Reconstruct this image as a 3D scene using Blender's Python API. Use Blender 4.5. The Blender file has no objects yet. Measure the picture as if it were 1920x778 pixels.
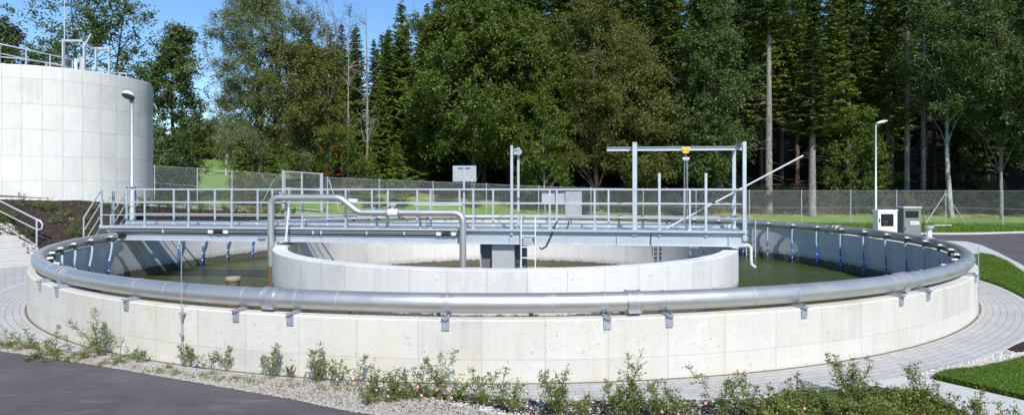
import bpy, math, random
import numpy as np
from mathutils import Vector, Matrix
R = math.radians
PI = math.pi
sc = bpy.context.scene
COL = sc.collection

# ---------------------------------------------------------------- camera
EYE = 2.21
cam = bpy.data.cameras.new('camera')
cam.lens = 21.77; cam.sensor_width = 36.0; cam.shift_y = -0.0193
cam.clip_start = 0.1; cam.clip_end = 3000
camo = bpy.data.objects.new('camera', cam); COL.objects.link(camo)
camo.location = (0, 0, EYE); camo.rotation_euler = (R(90), 0, 0)
sc.camera = camo
F = 1161.0

# ---------------------------------------------------------------- light
SUN_AZ, SUN_EL = R(13), R(43)
sd = Vector((math.sin(SUN_AZ)*math.cos(SUN_EL), -math.cos(SUN_AZ)*math.cos(SUN_EL), math.sin(SUN_EL)))
w = bpy.data.worlds.new('World'); sc.world = w; w.use_nodes = True
nt = w.node_tree; nt.nodes.clear()
sky = nt.nodes.new('ShaderNodeTexSky'); sky.sky_type = 'NISHITA'; sky.sun_disc = False
sky.sun_elevation = SUN_EL; sky.sun_rotation = R(180-13); sky.air_density = 1.0; sky.dust_density = 0.0; sky.ozone_density = 3.0; sky.altitude = 600
bg = nt.nodes.new('ShaderNodeBackground'); bg.inputs[1].default_value = 0.14
wo = nt.nodes.new('ShaderNodeOutputWorld')
hs_ = nt.nodes.new('ShaderNodeHueSaturation'); hs_.inputs['Saturation'].default_value = 1.15
nt.links.new(sky.outputs[0], hs_.inputs['Color']); nt.links.new(hs_.outputs[0], bg.inputs[0]); nt.links.new(bg.outputs[0], wo.inputs[0])
sl = bpy.data.lights.new('sun', 'SUN'); sl.energy = 4.4; sl.angle = R(0.5); sl.color = (1, .965, .92)
so = bpy.data.objects.new('sun', sl); COL.objects.link(so)
so.rotation_euler = (-sd).to_track_quat('-Z', 'Y').to_euler()
sc.view_settings.view_transform = 'Standard'; sc.view_settings.look = 'None'
sc.view_settings.exposure = 0.3; sc.view_settings.gamma = 1; sc.view_settings.use_curve_mapping = False
sc.cycles.max_bounces = 6; sc.cycles.transparent_max_bounces = 6
sc.cycles.diffuse_bounces = 3; sc.cycles.glossy_bounces = 3

# ---------------------------------------------------------------- helpers
class MB:
    def __init__(s): s.v = []; s.f = []; s.sm = []
    def add(s, vs, fs, smooth=False):
        b = len(s.v); s.v += [tuple(p) for p in vs]
        s.f += [tuple(b+i for i in f) for f in fs]; s.sm += [smooth]*len(fs); return s
    def box(s, c, d, M=None, bev=0.0):
        x, y, z = d[0]/2, d[1]/2, d[2]/2; c = Vector(c)
        if bev:
            b = bev; P = []
            for (X, Y, Z) in ((x-b, y-b, z), (x-b, y, z-b), (x, y-b, z-b)):
                for sx in (-1, 1):
                    for sy in (-1, 1):
                        for sz in (-1, 1): P.append(Vector((sx*X, sy*Y, sz*Z)))
            # index: group*8 + (sx,sy,sz)
            I = lambda g, sx, sy, sz: g*8+(4 if sx > 0 else 0)+(2 if sy > 0 else 0)+(1 if sz > 0 else 0)
            Fs = []
            for t in (-1, 1):
                Fs.append([I(0, -1, -1, t), I(0, 1, -1, t), I(0, 1, 1, t), I(0, -1, 1, t)][::t])
                Fs.append([I(1, -1, t, -1), I(1, 1, t, -1), I(1, 1, t, 1), I(1, -1, t, 1)][::-t])
                Fs.append([I(2, t, -1, -1), I(2, t, 1, -1), I(2, t, 1, 1), I(2, t, -1, 1)][::t])
                for u in (-1, 1):
                    Fs.append([I(0, -1, u, t), I(0, 1, u, t), I(1, 1, u, t), I(1, -1, u, t)][::-t*u])
                    Fs.append([I(0, u, -1, t), I(0, u, 1, t), I(2, u, 1, t), I(2, u, -1, t)][::t*u])
                    Fs.append([I(1, u, t, -1), I(1, u, t, 1), I(2, u, t, 1), I(2, u, t, -1)][::-t*u])
                    for q in (-1, 1): Fs.append([I(0, u, t, q), I(1, u, t, q), I(2, u, t, q)][::-t*u*q])
            if M: P = [M @ p for p in P]
            return s.add([c+p for p in P], Fs)
        P = [Vector((a*x, b*y, e*z)) for a in (-1, 1) for b in (-1, 1) for e in (-1, 1)]
        if M: P = [M @ p for p in P]
        return s.add([c+p for p in P], [(0, 1, 3, 2), (4, 6, 7, 5), (0, 4, 5, 1), (2, 3, 7, 6), (0, 2, 6, 4), (1, 5, 7, 3)])
    def tube(s, pts, r, n=10, cap=True, closed=False):
        pts = [Vector(p) for p in pts]; N = len(pts)
        rr = r if isinstance(r, (list, tuple)) else [r]*N
        vs = []; up = Vector((0, 0, 1)); prev = None
        for i, p in enumerate(pts):
            if closed: t = pts[(i+1) % N]-pts[i-1]
            else: t = pts[min(i+1, N-1)]-pts[max(i-1, 0)]
            t = t.normalized()
            if prev is None:
                a = t.cross(up) if abs(t.z) < .95 else t.cross(Vector((1, 0, 0)))
            else: a = prev - t*prev.dot(t)
            a.normalize(); prev = a; b = t.cross(a)
            for k in range(n):
                an = 2*PI*k/n; vs.append(p+(a*math.cos(an)+b*math.sin(an))*rr[i])
        fs = []
        for i in range(N if closed else N-1):
            j = (i+1) % N
            for k in range(n):
                l = (k+1) % n; fs.append((i*n+k, i*n+l, j*n+l, j*n+k))
        s.add(vs, fs, True)
        if cap and not closed:
            s.add(vs[:n], [tuple(range(n))[::-1]]); s.add(vs[-n:], [tuple(range(n))])
        return s
    def lathe(s, prof, n=32, c=(0, 0, 0), closed=False, a0=0, a1=2*PI, smooth=True):
        full = abs(a1-a0-2*PI) < 1e-6; m = n if full else n+1
        P = list(prof)+([prof[0]] if closed else [])
        for (r0, z0), (r1, z1) in zip(P[:-1], P[1:]):
            vs = []
            for k in range(m):
                a = a0+(a1-a0)*k/n
                vs.append((c[0]+r0*math.cos(a), c[1]+r0*math.sin(a), c[2]+z0)); vs.append((c[0]+r1*math.cos(a), c[1]+r1*math.sin(a), c[2]+z1))
            s.add(vs, [(2*k, 2*((k+1) % m), 2*((k+1) % m)+1, 2*k+1) for k in range(n)], smooth)
        return s
    def rod(s, a, b, wd, dp=None, up=(0, 0, 1)):
        a = Vector(a); b = Vector(b); t = (b-a); L = t.length; t.normalize(); dp = dp or wd
        x = t.cross(Vector(up))
        if x.length < 1e-3: x = t.cross(Vector((0, 1, 0)))
        x.normalize(); y = x.cross(t)
        M = Matrix((x, y, t)).transposed()
        return s.box((a+b)/2, (wd, dp, L), M)
    def build(s, name, mat, parent=None, loc=(0, 0, 0)):
        me = bpy.data.meshes.new(name); me.from_pydata(s.v, [], s.f)
        me.polygons.foreach_set('use_smooth', s.sm); me.materials.append(mat); me.update()
        o = bpy.data.objects.new(name, me); COL.objects.link(o); o.location = loc
        if parent: o.parent = parent
        return o

def tag(o, label=None, cat=None, group=None, kind=None):
    if label: o['label'] = label
    if cat: o['category'] = cat
    if group: o['group'] = group
    if kind: o['kind'] = kind
    return o
def thing(name, label, cat, loc=(0, 0, 0), rz=0, group=None):
    o = bpy.data.objects.new(name, None); COL.objects.link(o); o.location = loc; o.rotation_euler = (0, 0, rz)
    o.empty_display_size = .2
    return tag(o, label, cat, group)
KIDS = {}
def copy_tree(o, parent=None):
    c = o.copy(); COL.objects.link(c); c.parent = parent
    for ch in [x for x in o.children]: copy_tree(ch, c)
    return c
def array_mesh(name, V, Fq, mat, parent=None, smooth=False, loc=(0, 0, 0)):
    """numpy verts (N,3) and faces (M,k)"""
    me = bpy.data.meshes.new(name); k = Fq.shape[1]
    me.vertices.add(len(V)); me.vertices.foreach_set('co', np.asarray(V, np.float32).ravel())
    me.loops.add(Fq.size); me.loops.foreach_set('vertex_index', Fq.astype(np.int32).ravel())
    me.polygons.add(len(Fq)); me.polygons.foreach_set('loop_start', np.arange(0, Fq.size, k, dtype=np.int32))
    if smooth: me.polygons.foreach_set('use_smooth', np.ones(len(Fq), bool))
    me.materials.append(mat); me.update(calc_edges=True); me.validate()
    o = bpy.data.objects.new(name, me); COL.objects.link(o); o.location = loc
    if parent: o.parent = parent
    return o

# ---------------------------------------------------------------- terrain
CX, CY = -0.164, 17.88       # centre of the basin
def sstep(a, b, x):
    t = min(1, max(0, (x-a)/(b-a))); return t*t*(3-2*t)
QX = [-1.2, -.83, -.70, -.58, -.31, -.05, .09, .34, 2]
QT = [2.0, 1.92, 1.72, 1.48, .80, .42, .2, 0, 0]
def h(x, y):
    r = math.hypot(x-CX, y-CY)
    q = x/max(y, 20.0)
    T = float(np.interp(q, QX, QT))
    t = T*min(1, max(0, (y-17.6)/4.2))*sstep(11.75, 13.1, r)
    if y > 40:
        f = sstep(-24, -9, x)
        m = max(0, y-44)*.08 if y < 130 else 86*.08+(y-130)*.02
        d = max(0, y-44)
        wd = min(d*.24, 40)
        t += m*(1-f)+wd*f
        t += (.5*math.sin(x*.21+y*.13)+.3*math.sin(x*.5-y*.37))*sstep(46, 60, y)*f
    if y > 37: t += float(np.interp(q, [-.60, -.45, -.36, -.12, .05, .34, .8], [0, .1, 1.35, 1.35, .6, .55, .5]))*sstep(37, 44, y)*(1-.6*sstep(46, 60, y))
    return t
def gp(px, py):
    """ground point seen at photo position (1920 wide)"""
    tx = (px-960)/F; tz = (352-py)/F; z = 4.0
    while z < 300:
        if EYE+tz*z <= h(tx*z, z): return (tx*z, z)
        z += .01 if z < 15 else .03
    return (tx*z, z)
def wx(px, z): return (px-960)/F*z
def wz(py, z): return EYE+(352-py)/F*z
def ring_th(px, r, front=True):
    t = (px-960)/F; a = 1+t*t; b = t*CX+CY; c = CX*CX+CY*CY-r*r
    D = max(0, b*b-a*c); z = (b-math.sqrt(D))/a if front else (b+math.sqrt(D))/a
    return math.atan2(z-CY, t*z-CX)

# ---------------------------------------------------------------- materials
class NT:
    def __init__(s, name):
        s.m = bpy.data.materials.new(name); s.m.use_nodes = True; s.t = s.m.node_tree; s.t.nodes.clear()
        s.out = s.n('OutputMaterial')
    def n(s, typ, **k):
        o = s.t.nodes.new('ShaderNode'+typ)
        for a, b in k.items(): setattr(o, a, b)
        return o
    def set(s, sock, v):
        if isinstance(v, bpy.types.NodeSocket): s.t.links.new(v, sock)
        elif v is not None:
            if isinstance(v, (tuple, list)) and len(v) == 3 and sock.type == 'RGBA': v = (*v, 1)
            sock.default_value = v
    def math(s, op, a, b=None, c=None):
        o = s.n('Math', operation=op); s.set(o.inputs[0], a)
        if b is not None: s.set(o.inputs[1], b)
        if c is not None: s.set(o.inputs[2], c)
        return o.outputs[0]
    def coord(s, which='Object'): return s.n('TexCoord').outputs[which]
    def mapping(s, v, sc_=(1, 1, 1), rot=(0, 0, 0)):
        o = s.n('Mapping'); s.set(o.inputs[0], v); o.inputs['Scale'].default_value = sc_; o.inputs['Rotation'].default_value = rot; return o.outputs[0]
    def noise(s, v, scale, detail=4, rough=.55, out=0):
        o = s.n('TexNoise'); s.set(o.inputs['Vector'], v); s.set(o.inputs['Scale'], scale)
        o.inputs['Detail'].default_value = detail; o.inputs['Roughness'].default_value = rough; return o.outputs[out]
    def vor(s, v, scale, feat='F1', out=0, rnd=1):
        o = s.n('TexVoronoi', feature=feat); s.set(o.inputs['Vector'], v); s.set(o.inputs['Scale'], scale)
        o.inputs['Randomness'].default_value = rnd; return o.outputs[out]
    def ramp(s, f, pts):
        o = s.n('ValToRGB'); s.set(o.inputs[0], f); cr = o.color_ramp
        while len(cr.elements) > 1: cr.elements.remove(cr.elements[-1])
        for i, (p, c) in enumerate(pts):
            e = cr.elements[0] if i == 0 else cr.elements.new(p); e.position = p
            e.color = (*c, 1) if isinstance(c, tuple) else (c, c, c, 1)
        return o.outputs[0]
    def mix(s, f, a, b, mode='MIX'):
        o = s.n('MixRGB', blend_type=mode); s.set(o.inputs[0], f); s.set(o.inputs[1], a); s.set(o.inputs[2], b); return o.outputs[0]
    def bump(s, hgt, st=.3, dist=.01):
        o = s.n('Bump'); o.inputs['Strength'].default_value = st; o.inputs['Distance'].default_value = dist
        s.set(o.inputs['Height'], hgt); return o.outputs[0]
    def princ(s, col, rough=.6, metal=0, normal=None, spec=.5, **k):
        p = s.n('BsdfPrincipled'); s.set(p.inputs['Base Color'], col); s.set(p.inputs['Roughness'], rough); s.set(p.inputs['Metallic'], metal)
        s.set(p.inputs['Specular IOR Level'], spec)
        if normal: s.set(p.inputs['Normal'], normal)
        for a, b in k.items(): s.set(p.inputs[a], b)
        s.t.links.new(p.outputs[0], s.out.inputs[0]); return s.m

def plain(name, col, rough=.6, metal=0, var=.12, scale=8, bump=0):
    t = NT(name); v = t.coord(); f = t.noise(v, scale, 5)
    c = t.mix(f, tuple(x*(1-var) for x in col), tuple(min(1, x*(1+var)) for x in col))
    r = t.math('MULTIPLY_ADD', f, .2, rough-.1)
    return t.princ(c, r, metal, t.bump(f, bump, .01) if bump else None)

def concrete(name, base, N, hl, stain_z=None, cream=0, seed=0, tone=1.0, hz_slope=0, off=0.0, jf=.0085):
    t = NT(name); v = t.coord(); s = t.n('SeparateXYZ'); t.set(s.inputs[0], v)
    x, y, z = s.outputs
    th = t.math('ARCTAN2', y, x)
    u = t.math('MULTIPLY_ADD', th, N/(2*PI), 1000+off)
    wob = t.noise(v, 3, 2)
    fr = t.math('FRACT', u); pid = t.math('FLOOR', u)
    d = t.math('ABSOLUTE', t.math('SUBTRACT', fr, .5))
    fade = t.noise(v, 1.6, 3)
    vj = t.math('MULTIPLY', t.math('GREATER_THAN', d, t.math('SUBTRACT', .5, jf)), t.math('MULTIPLY_ADD', fade, .7, .25))
    jm = vj; band = None
    for zl in hl:
        zz = t.math('ADD', z, t.math('MULTIPLY_ADD', t.noise(v, .7, 4), .03, -.015-zl))
        if hz_slope: zz = t.math('ADD', zz, t.math('MULTIPLY', x, hz_slope))
        k = t.math('LESS_THAN', t.math('ABSOLUTE', zz), .0045*tone)
        jm = t.math('MAXIMUM', jm, t.math('MULTIPLY', k, t.math('MULTIPLY_ADD', fade, .8, .15)))
        b = t.math('GREATER_THAN', zz, 0); band = b if band is None else t.math('ADD', band, b)
    # per-panel tone
    wn = t.n('TexWhiteNoise', noise_dimensions='2D'); cmb = t.n('CombineXYZ'); t.set(cmb.inputs[0], pid); t.set(cmb.inputs[1], band if band is not None else 0.0)
    t.set(wn.inputs['Vector'], cmb.outputs[0])
    big = t.noise(v, .8, 6, .65); med = t.noise(t.mapping(v, (3, 3, 1)), 2.2, 6, .7); fine = t.noise(v, 45, 3)
    streak = t.noise(t.mapping(v, (9, 9, .5)), 1.5, 4)
    f = t.math('ADD', t.math('MULTIPLY', wn.outputs[0], .16), t.math('ADD', t.math('MULTIPLY', big, .45), t.math('ADD', t.math('MULTIPLY', med, .25), t.math('ADD', t.math('MULTIPLY', fine, .12), t.math('MULTIPLY', streak, .2)))))
    c = t.ramp(f, [(.3, tuple(q*.66 for q in base)), (.55, tuple(q*.96 for q in base)), (.8, tuple(min(1, q*1.12) for q in base))])
    if cream:
        cm = t.ramp(t.noise(t.mapping(v, (1, 1, .8)), 1.1, 6, .7), [(.42, 0.0), (.66, 1.0)])
        fx = t.math('MULTIPLY_ADD', x, -.05, .65); fx.node.use_clamp = True
        c = t.mix(t.math('MULTIPLY', t.math('MULTIPLY', cm, fx), cream), c, (.56, .49, .36))
    # bug holes and rust specks
    vo = t.vor(v, 9); vh = t.math('LESS_THAN', vo, t.math('MULTIPLY', t.noise(v, 2.5, 2), .19))
    c = t.mix(t.math('MULTIPLY', vh, t.math('MULTIPLY', fade, .9)), c, (.17, .16, .14))
    scr = t.math('LESS_THAN', t.math('ABSOLUTE', t.math('SUBTRACT', t.noise(t.mapping(v, (1.2, 1.2, 5)), 1.7, 3), .5)), .0035)
    c = t.mix(t.math('MULTIPLY', scr, .35), c, (.25, .23, .2))
    drip = t.ramp(t.noise(t.mapping(v, (14, 14, .35)), 1.3, 5, .7), [(.56, 0.0), (.72, 1.0)])
    c = t.mix(t.math('MULTIPLY', drip, t.math('MULTIPLY', fade, .35)), c, (.30, .28, .23))
    if cream:
        dz = t.math('SUBTRACT', .16, t.math('ADD', z, t.math('MULTIPLY', t.noise(v, 3, 5, .7), .28))); dz = t.ramp(t.math('MULTIPLY', dz, 7), [(0, 0.0), (1, 1.0)])
        if name.startswith('basin'): c = t.mix(t.math('MULTIPLY', dz, .45), c, (.26, .22, .14))
    c = t.mix(t.math('MULTIPLY', jm, .60), c, (.24, .22, .18))
    hgt = t.math('SUBTRACT', t.math('MULTIPLY', fine, .35), t.math('ADD', jm, t.math('MULTIPLY', vh, .7)))
    if stain_z is not None:
        zz = t.math('SUBTRACT', t.math('SUBTRACT', z, stain_z), t.math('MULTIPLY', t.noise(v, 7, 8, .85), .34))
        m1 = t.math('LESS_THAN', zz, -.05)
        c = t.mix(t.math('MULTIPLY', m1, .9), c, t.ramp(t.noise(v, 17, 4), [(.35, (.012, .014, .008)), (.6, (.06, .055, .025)), (.8, (.12, .12, .05))]))
        wet = t.ramp(zz, [(0, 1.0), (.12, .0)])
        c = t.mix(t.math('MULTIPLY', wet, .35), c, (.14, .13, .09))
    return t.princ(c, .85, 0, t.bump(hgt, .35, .006), spec=.3)

M = {}
M['wall'] = concrete('basin_concrete', (.57, .545, .495), 95, [.27], None, .8, hz_slope=0)
M['wallin'] = concrete('basin_inner_concrete', (.58, .57, .54), 60, [.1], -.28)
M['ring'] = concrete('ring_concrete', (.66, .65, .62), 52, [.02], -.30, .1, off=.4, jf=.011, tone=1.5)
M['ringin'] = concrete('ring_inner_concrete', (.62, .60, .56), 40, [.1], -.66)
M['silo'] = concrete('silo_concrete', (.64, .625, .59), 36, [6.19, 5.25, 4.33, 3.36, 2.46], None, .25, tone=3.0, jf=.022)

def metal(name, col, rough, met, sp=30, var=.12, streaky=0):
    t = NT(name); v = t.coord(); a = t.vor(v, sp, out=1); bw = t.n('RGBToBW'); t.set(bw.inputs[0], a)
    f = t.math('ADD', t.math('MULTIPLY', bw.outputs[0], .4), t.math('MULTIPLY', t.noise(v, 3, 5), .6))
    c = t.mix(f, tuple(q*(1-var) for q in col), tuple(q*(1+var) for q in col))
    return t.princ(c, t.math('MULTIPLY_ADD', f, .25, rough-.12), met, t.bump(t.noise(v, 25, 3), .08, .004))
M['galv'] = metal('galvanised_steel', (.50, .54, .575), .48, .45, 28, .18)
M['galvd'] = metal('weathered_galvanised_steel', (.42, .45, .50), .5, .6, 18, .2)
M['inox'] = metal('brushed_stainless_steel', (.55, .535, .515), .42, .78, 3, .035)
M['inoxd'] = metal('dull_stainless_steel', (.50, .50, .50), .45, .75, 9, .12)
M['alu'] = metal('aluminium_tube', (.82, .83, .84), .35, .3, 10, .05)
M['sheet'] = metal('grey_sheet_metal', (.42, .43, .44), .55, .35, 4, .12)
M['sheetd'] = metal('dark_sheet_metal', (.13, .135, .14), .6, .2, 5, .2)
M['black'] = plain('black_rubber', (.018, .018, .02), .5)
M['whitep'] = plain('white_paint', (.78, .78, .76), .4, var=.04)
M['whitepl'] = plain('white_plastic', (.72, .74, .76), .35, var=.05)
M['greybox'] = plain('grey_enclosure_paint', (.20, .205, .20), .5, var=.06)
M['blue'] = plain('blue_hose', (.03, .13, .50), .35, var=.25)
M['bluep'] = plain('pale_translucent_hose', (.42, .50, .62), .35, var=.25)
M['yellow'] = plain('yellow_paint', (.75, .48, .05), .45)
M['rust'] = plain('rusty_brown_metal', (.13, .085, .05), .8, var=.5, scale=14, bump=.4)
M['glassd'] = plain('dark_window', (.02, .018, .018), .08, var=.05)
M['stone'] = plain('grey_stone', (.45, .44, .41), .85, var=.3, scale=5, bump=.2)
M['kerb'] = plain('kerb_concrete', (.50, .49, .46), .85, var=.15, scale=6, bump=.15)

def asphalt():
    t = NT('asphalt'); v = t.coord(); a = t.noise(v, 160, 2); b = t.noise(v, .9, 7, .75); c0 = t.noise(t.mapping(v, (1, 7, 1), (0, 0, .35)), 1.1, 5, .7)
    f = t.math('ADD', t.math('MULTIPLY', a, .5), t.math('MULTIPLY', b, .5))
    c = t.ramp(f, [(.3, (.058, .051, .054)), (.5, (.098, .088, .091)), (.7, (.17, .157, .158))])
    c = t.mix(t.ramp(c0, [(.55, 0.0), (.75, .6)]), c, (.22, .205, .20))
    sp = t.math('LESS_THAN', t.vor(v, 26), .09)
    c = t.mix(t.math('MULTIPLY', sp, t.math('MULTIPLY', t.noise(v, 2, 2), .9)), c, (.4, .38, .35))
    return t.princ(c, .88, 0, t.bump(a, .5, .004), spec=.3)
M['asphalt'] = asphalt()
def gravel(name, sc_, cols, st=.8):
    t = NT(name); v = t.coord(); a = t.vor(v, sc_, out=0); cc = t.vor(v, sc_, out=1); bw = t.n('RGBToBW'); t.set(bw.inputs[0], cc)
    f = t.math('ADD', t.math('MULTIPLY', bw.outputs[0], .75), t.math('MULTIPLY', t.noise(v, 1.5, 5), .25))
    c = t.ramp(f, [(.1+.2*i, k) for i, k in enumerate(cols)])
    e = t.vor(v, sc_, 'DISTANCE_TO_EDGE'); gap = t.ramp(e, [(0, .45), (.12, 1.0)])
    c = t.mix(1, c, gap, 'MULTIPLY')
    return t.princ(c, .9, 0, t.bump(t.math('MULTIPLY', a, -1), st, 1/sc_), spec=.25)
M['gravel'] = gravel('pale_gravel', 42, [(.26, .235, .205), (.36, .33, .29), (.42, .40, .37), (.50, .48, .45)])
M['pebble'] = gravel('white_pebbles', 24, [(.34, .31, .27), (.50, .48, .46), (.58, .56, .54), (.66, .65, .63)])
M['mulch'] = gravel('bark_mulch', 30, [(.022, .014, .011), (.035, .022, .018), (.05, .033, .026), (.075, .05, .04)], 1)
def grass_m(name, a, b, c3, sc_=1):
    t = NT(name); v = t.coord(); f = t.math('ADD', t.math('MULTIPLY', t.noise(v, .35*sc_, 5, .65), .5), t.math('ADD', t.math('MULTIPLY', t.noise(v, 22*sc_, 3), .3), t.math('MULTIPLY', t.noise(v, 3*sc_, 4), .2)))
    c = t.ramp(f, [(.36, a), (.5, b), (.66, c3)])
    return t.princ(c, .85, 0, t.bump(t.noise(v, 30*sc_, 3), .8, .03), spec=.2)
M['grass'] = grass_m('lawn', (.040, .085, .014), (.075, .15, .022), (.11, .19, .035))
def paving():
    t = NT('ring_paving'); v = t.coord(); s = t.n('SeparateXYZ'); t.set(s.inputs[0], v); x, y, z = s.outputs
    th = t.math('ARCTAN2', y, x); rr = t.math('SQRT', t.math('ADD', t.math('MULTIPLY', x, x), t.math('MULTIPLY', y, y)))
    cb = t.n('CombineXYZ'); t.set(cb.inputs[0], t.math('MULTIPLY', th, 11.3)); t.set(cb.inputs[1], rr)
    b = t.n('TexBrick'); t.set(b.inputs['Vector'], cb.outputs[0]); b.inputs['Scale'].default_value = 1
    b.inputs['Brick Width'].default_value = .2; b.inputs['Row Height'].default_value = .1; b.inputs['Mortar Size'].default_value = .0032; b.inputs['Mortar Smooth'].default_value = .2
    b.inputs['Color1'].default_value = (.50, .49, .47, 1); b.inputs['Color2'].default_value = (.44, .43, .415, 1); b.inputs['Mortar'].default_value = (.17, .155, .13, 1)
    n = t.noise(v, 1.3, 6, .65); c = t.mix(.6, b.outputs[0], t.ramp(n, [(.3, .72), (.7, 1.0)]), 'MULTIPLY')
    c = t.mix(t.math('MULTIPLY', t.noise(v, 60, 2), .25), c, (.33, .32, .30))
    return t.princ(c, .85, 0, t.bump(t.math('MULTIPLY', b.outputs[1], -1), .6, .006), spec=.3)
M['paving'] = paving()
def water(name, base, bs=6, st=.25, speck=True):
    t = NT(name); v = t.coord(); n = t.noise(v, .5, 6, .7); n2 = t.noise(v, 14, 4, .7)
    c = t.ramp(t.math('ADD', t.math('MULTIPLY', n, .65), t.math('MULTIPLY', n2, .35)), [(.35, tuple(q*.6 for q in base)), (.55, base), (.72, tuple(q*1.6 for q in base))])
    if speck: c = t.mix(t.ramp(t.noise(v, 38, 3, .7), [(.58, 0.0), (.70, .65)]), c, (.13, .15, .045))
    w1 = t.noise(t.mapping(v, (1, 1.6, 1)), bs, 3)
    return t.princ(c, t.math('MULTIPLY_ADD', n, .35, .14), 0, t.bump(w1, st, .03), spec=.5, IOR=1.33)
M['water'] = water('green_water', (.046, .066, .011))
M['waterin'] = water('inner_water', (.30, .29, .23), 9, .5, False)

def leaf(name, a, b, c3, tr=.3):
    t = NT(name); g = t.n('NewGeometry'); v = t.coord()
    f = t.math('ADD', t.math('MULTIPLY', g.outputs['Random Per Island'], .55), t.math('MULTIPLY', t.noise(v, .45, 3), .55))
    c = t.ramp(f, [(.2, a), (.5, b), (.85, c3)])
    p = t.n('BsdfPrincipled'); t.set(p.inputs['Base Color'], c); p.inputs['Roughness'].default_value = .5; p.inputs['Specular IOR Level'].default_value = .35
    tl = t.n('BsdfTranslucent'); t.set(tl.inputs[0], t.mix(1, c, (1.0, 1.0, .5), 'MULTIPLY'))
    mx = t.n('MixShader'); mx.inputs[0].default_value = tr; t.t.links.new(p.outputs[0], mx.inputs[1]); t.t.links.new(tl.outputs[0], mx.inputs[2])
    t.t.links.new(mx.outputs[0], t.out.inputs[0]); return t.m
M['lf_maple'] = leaf('maple_leaves', (.050, .088, .012), (.092, .140, .018), (.16, .195, .028))
M['lf_linden'] = leaf('linden_leaves', (.072, .092, .020), (.118, .138, .030), (.19, .20, .045))
M['lf_alder'] = leaf('alder_leaves', (.042, .072, .018), (.080, .122, .030), (.155, .195, .058))
M['lf_dark'] = leaf('dark_leaves', (.012, .026, .010), (.024, .045, .014), (.055, .075, .025))
M['lf_willow'] = leaf('willow_leaves', (.085, .115, .045), (.145, .18, .07), (.24, .27, .13))
M['lf_olive'] = leaf('olive_leaves', (.070, .085, .018), (.115, .135, .028), (.19, .19, .042))
M['lf_brown'] = leaf('brownish_leaves', (.040, .032, .012), (.06, .055, .018), (.085, .085, .025))
M['lf_bush'] = leaf('bush_leaves', (.05, .07, .016), (.10, .12, .03), (.20, .19, .06))
M['lf_rose'] = leaf('rose_leaves', (.08, .13, .022), (.16, .22, .04), (.28, .30, .09), .4)
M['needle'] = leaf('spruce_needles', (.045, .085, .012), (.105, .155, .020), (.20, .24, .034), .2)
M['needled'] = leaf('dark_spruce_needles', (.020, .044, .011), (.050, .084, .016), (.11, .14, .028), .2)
M['petal'] = plain('pink_petals', (.85, .36, .38), .6, var=.15, scale=60)
M['berry'] = plain('red_berries', (.50, .05, .015), .4, var=.2, scale=20)
def bark(name, a, b, sc_=4):
    t = NT(name); v = t.coord(); n = t.noise(t.mapping(v, (3, 3, 1)), sc_, 6, .75)
    c = t.ramp(n, [(.38, a), (.55, b), (.7, tuple(min(1, q*1.25) for q in b))])
    return t.princ(c, .9, 0, t.bump(n, .6, .03), spec=.2)
M['bk_dark'] = bark('dark_bark', (.035, .028, .022), (.10, .085, .07))
M['bk_grey'] = bark('grey_spruce_bark', (.11, .10, .09), (.27, .25, .225))
M['bk_red'] = bark('reddish_bark', (.08, .045, .03), (.20, .12, .08))
M['bk_birch'] = bark('birch_bark', (.10, .10, .095), (.42, .41, .39), 2.2)
# ================================================================ GROUND
def terrain():
    radii = [10.82, 11.3, 11.76]+[11.9+.3*i for i in range(60)]
    r = radii[-1]
    while r < 900: r *= 1.055; radii.append(r)
    n = 288; V = []
    for rr in radii:
        for k in range(n):
            a = 2*PI*k/n; x = CX+rr*math.cos(a); y = CY+rr*math.sin(a); V.append((x, y, h(x, y)))
    Fq = [(i*n+k, i*n+(k+1) % n, (i+1)*n+(k+1) % n, (i+1)*n+k) for i in range(len(radii)-1) for k in range(n)]
    t = NT('ground'); v = t.coord(); s = t.n('SeparateXYZ'); t.set(s.inputs[0], v)
    g1 = t.math('ADD', t.math('MULTIPLY', t.noise(v, .35, 5, .65), .5), t.math('ADD', t.math('MULTIPLY', t.noise(v, 22, 3), .3), t.math('MULTIPLY', t.noise(v, 3, 4), .2)))
    lawn = t.ramp(g1, [(.36, (.09, .16, .02)), (.5, (.14, .25, .032)), (.66, (.20, .31, .055))])
    rough = t.ramp(t.noise(v, .9, 6, .75), [(.38, (.07, .09, .025)), (.47, (.15, .15, .045)), (.58, (.34, .27, .12)), (.68, (.16, .17, .05))])
    floor = t.ramp(t.noise(v, .8, 6, .7), [(.4, (.022, .018, .012)), (.55, (.040, .028, .018)), (.7, (.085, .05, .03))])
    yy = t.math('ADD', s.outputs[1], t.math('MULTIPLY', t.noise(v, .25, 3), 5))
    c = t.mix(t.ramp(t.math('MULTIPLY', t.math('SUBTRACT', yy, t.math('MULTIPLY_ADD', s.outputs[0], -.03, 43.3)), .6), [(0, 0.0), (1, 1.0)]), lawn, rough)
    c = t.mix(t.ramp(t.math('MULTIPLY', t.math('SUBTRACT', yy, 46.5), .4), [(0, 0.0), (1, 1.0)]), c, floor)
    far = t.ramp(t.math('MULTIPLY', t.math('ADD', s.outputs[0], t.math('MULTIPLY', s.outputs[1], .30)), -.2), [(0, 0.0), (1, 1.0)])
    mead = t.ramp(g1, [(.36, (.12, .21, .03)), (.66, (.20, .30, .06))])
    c = t.mix(far, c, mead)
    m = t.princ(c, .9, 0, t.bump(t.noise(v, 30, 3), .8, .03), spec=.2)
    o = array_mesh('ground', np.array(V), np.array(Fq), m, smooth=True)
    tag(o, kind='structure')
terrain()
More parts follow.
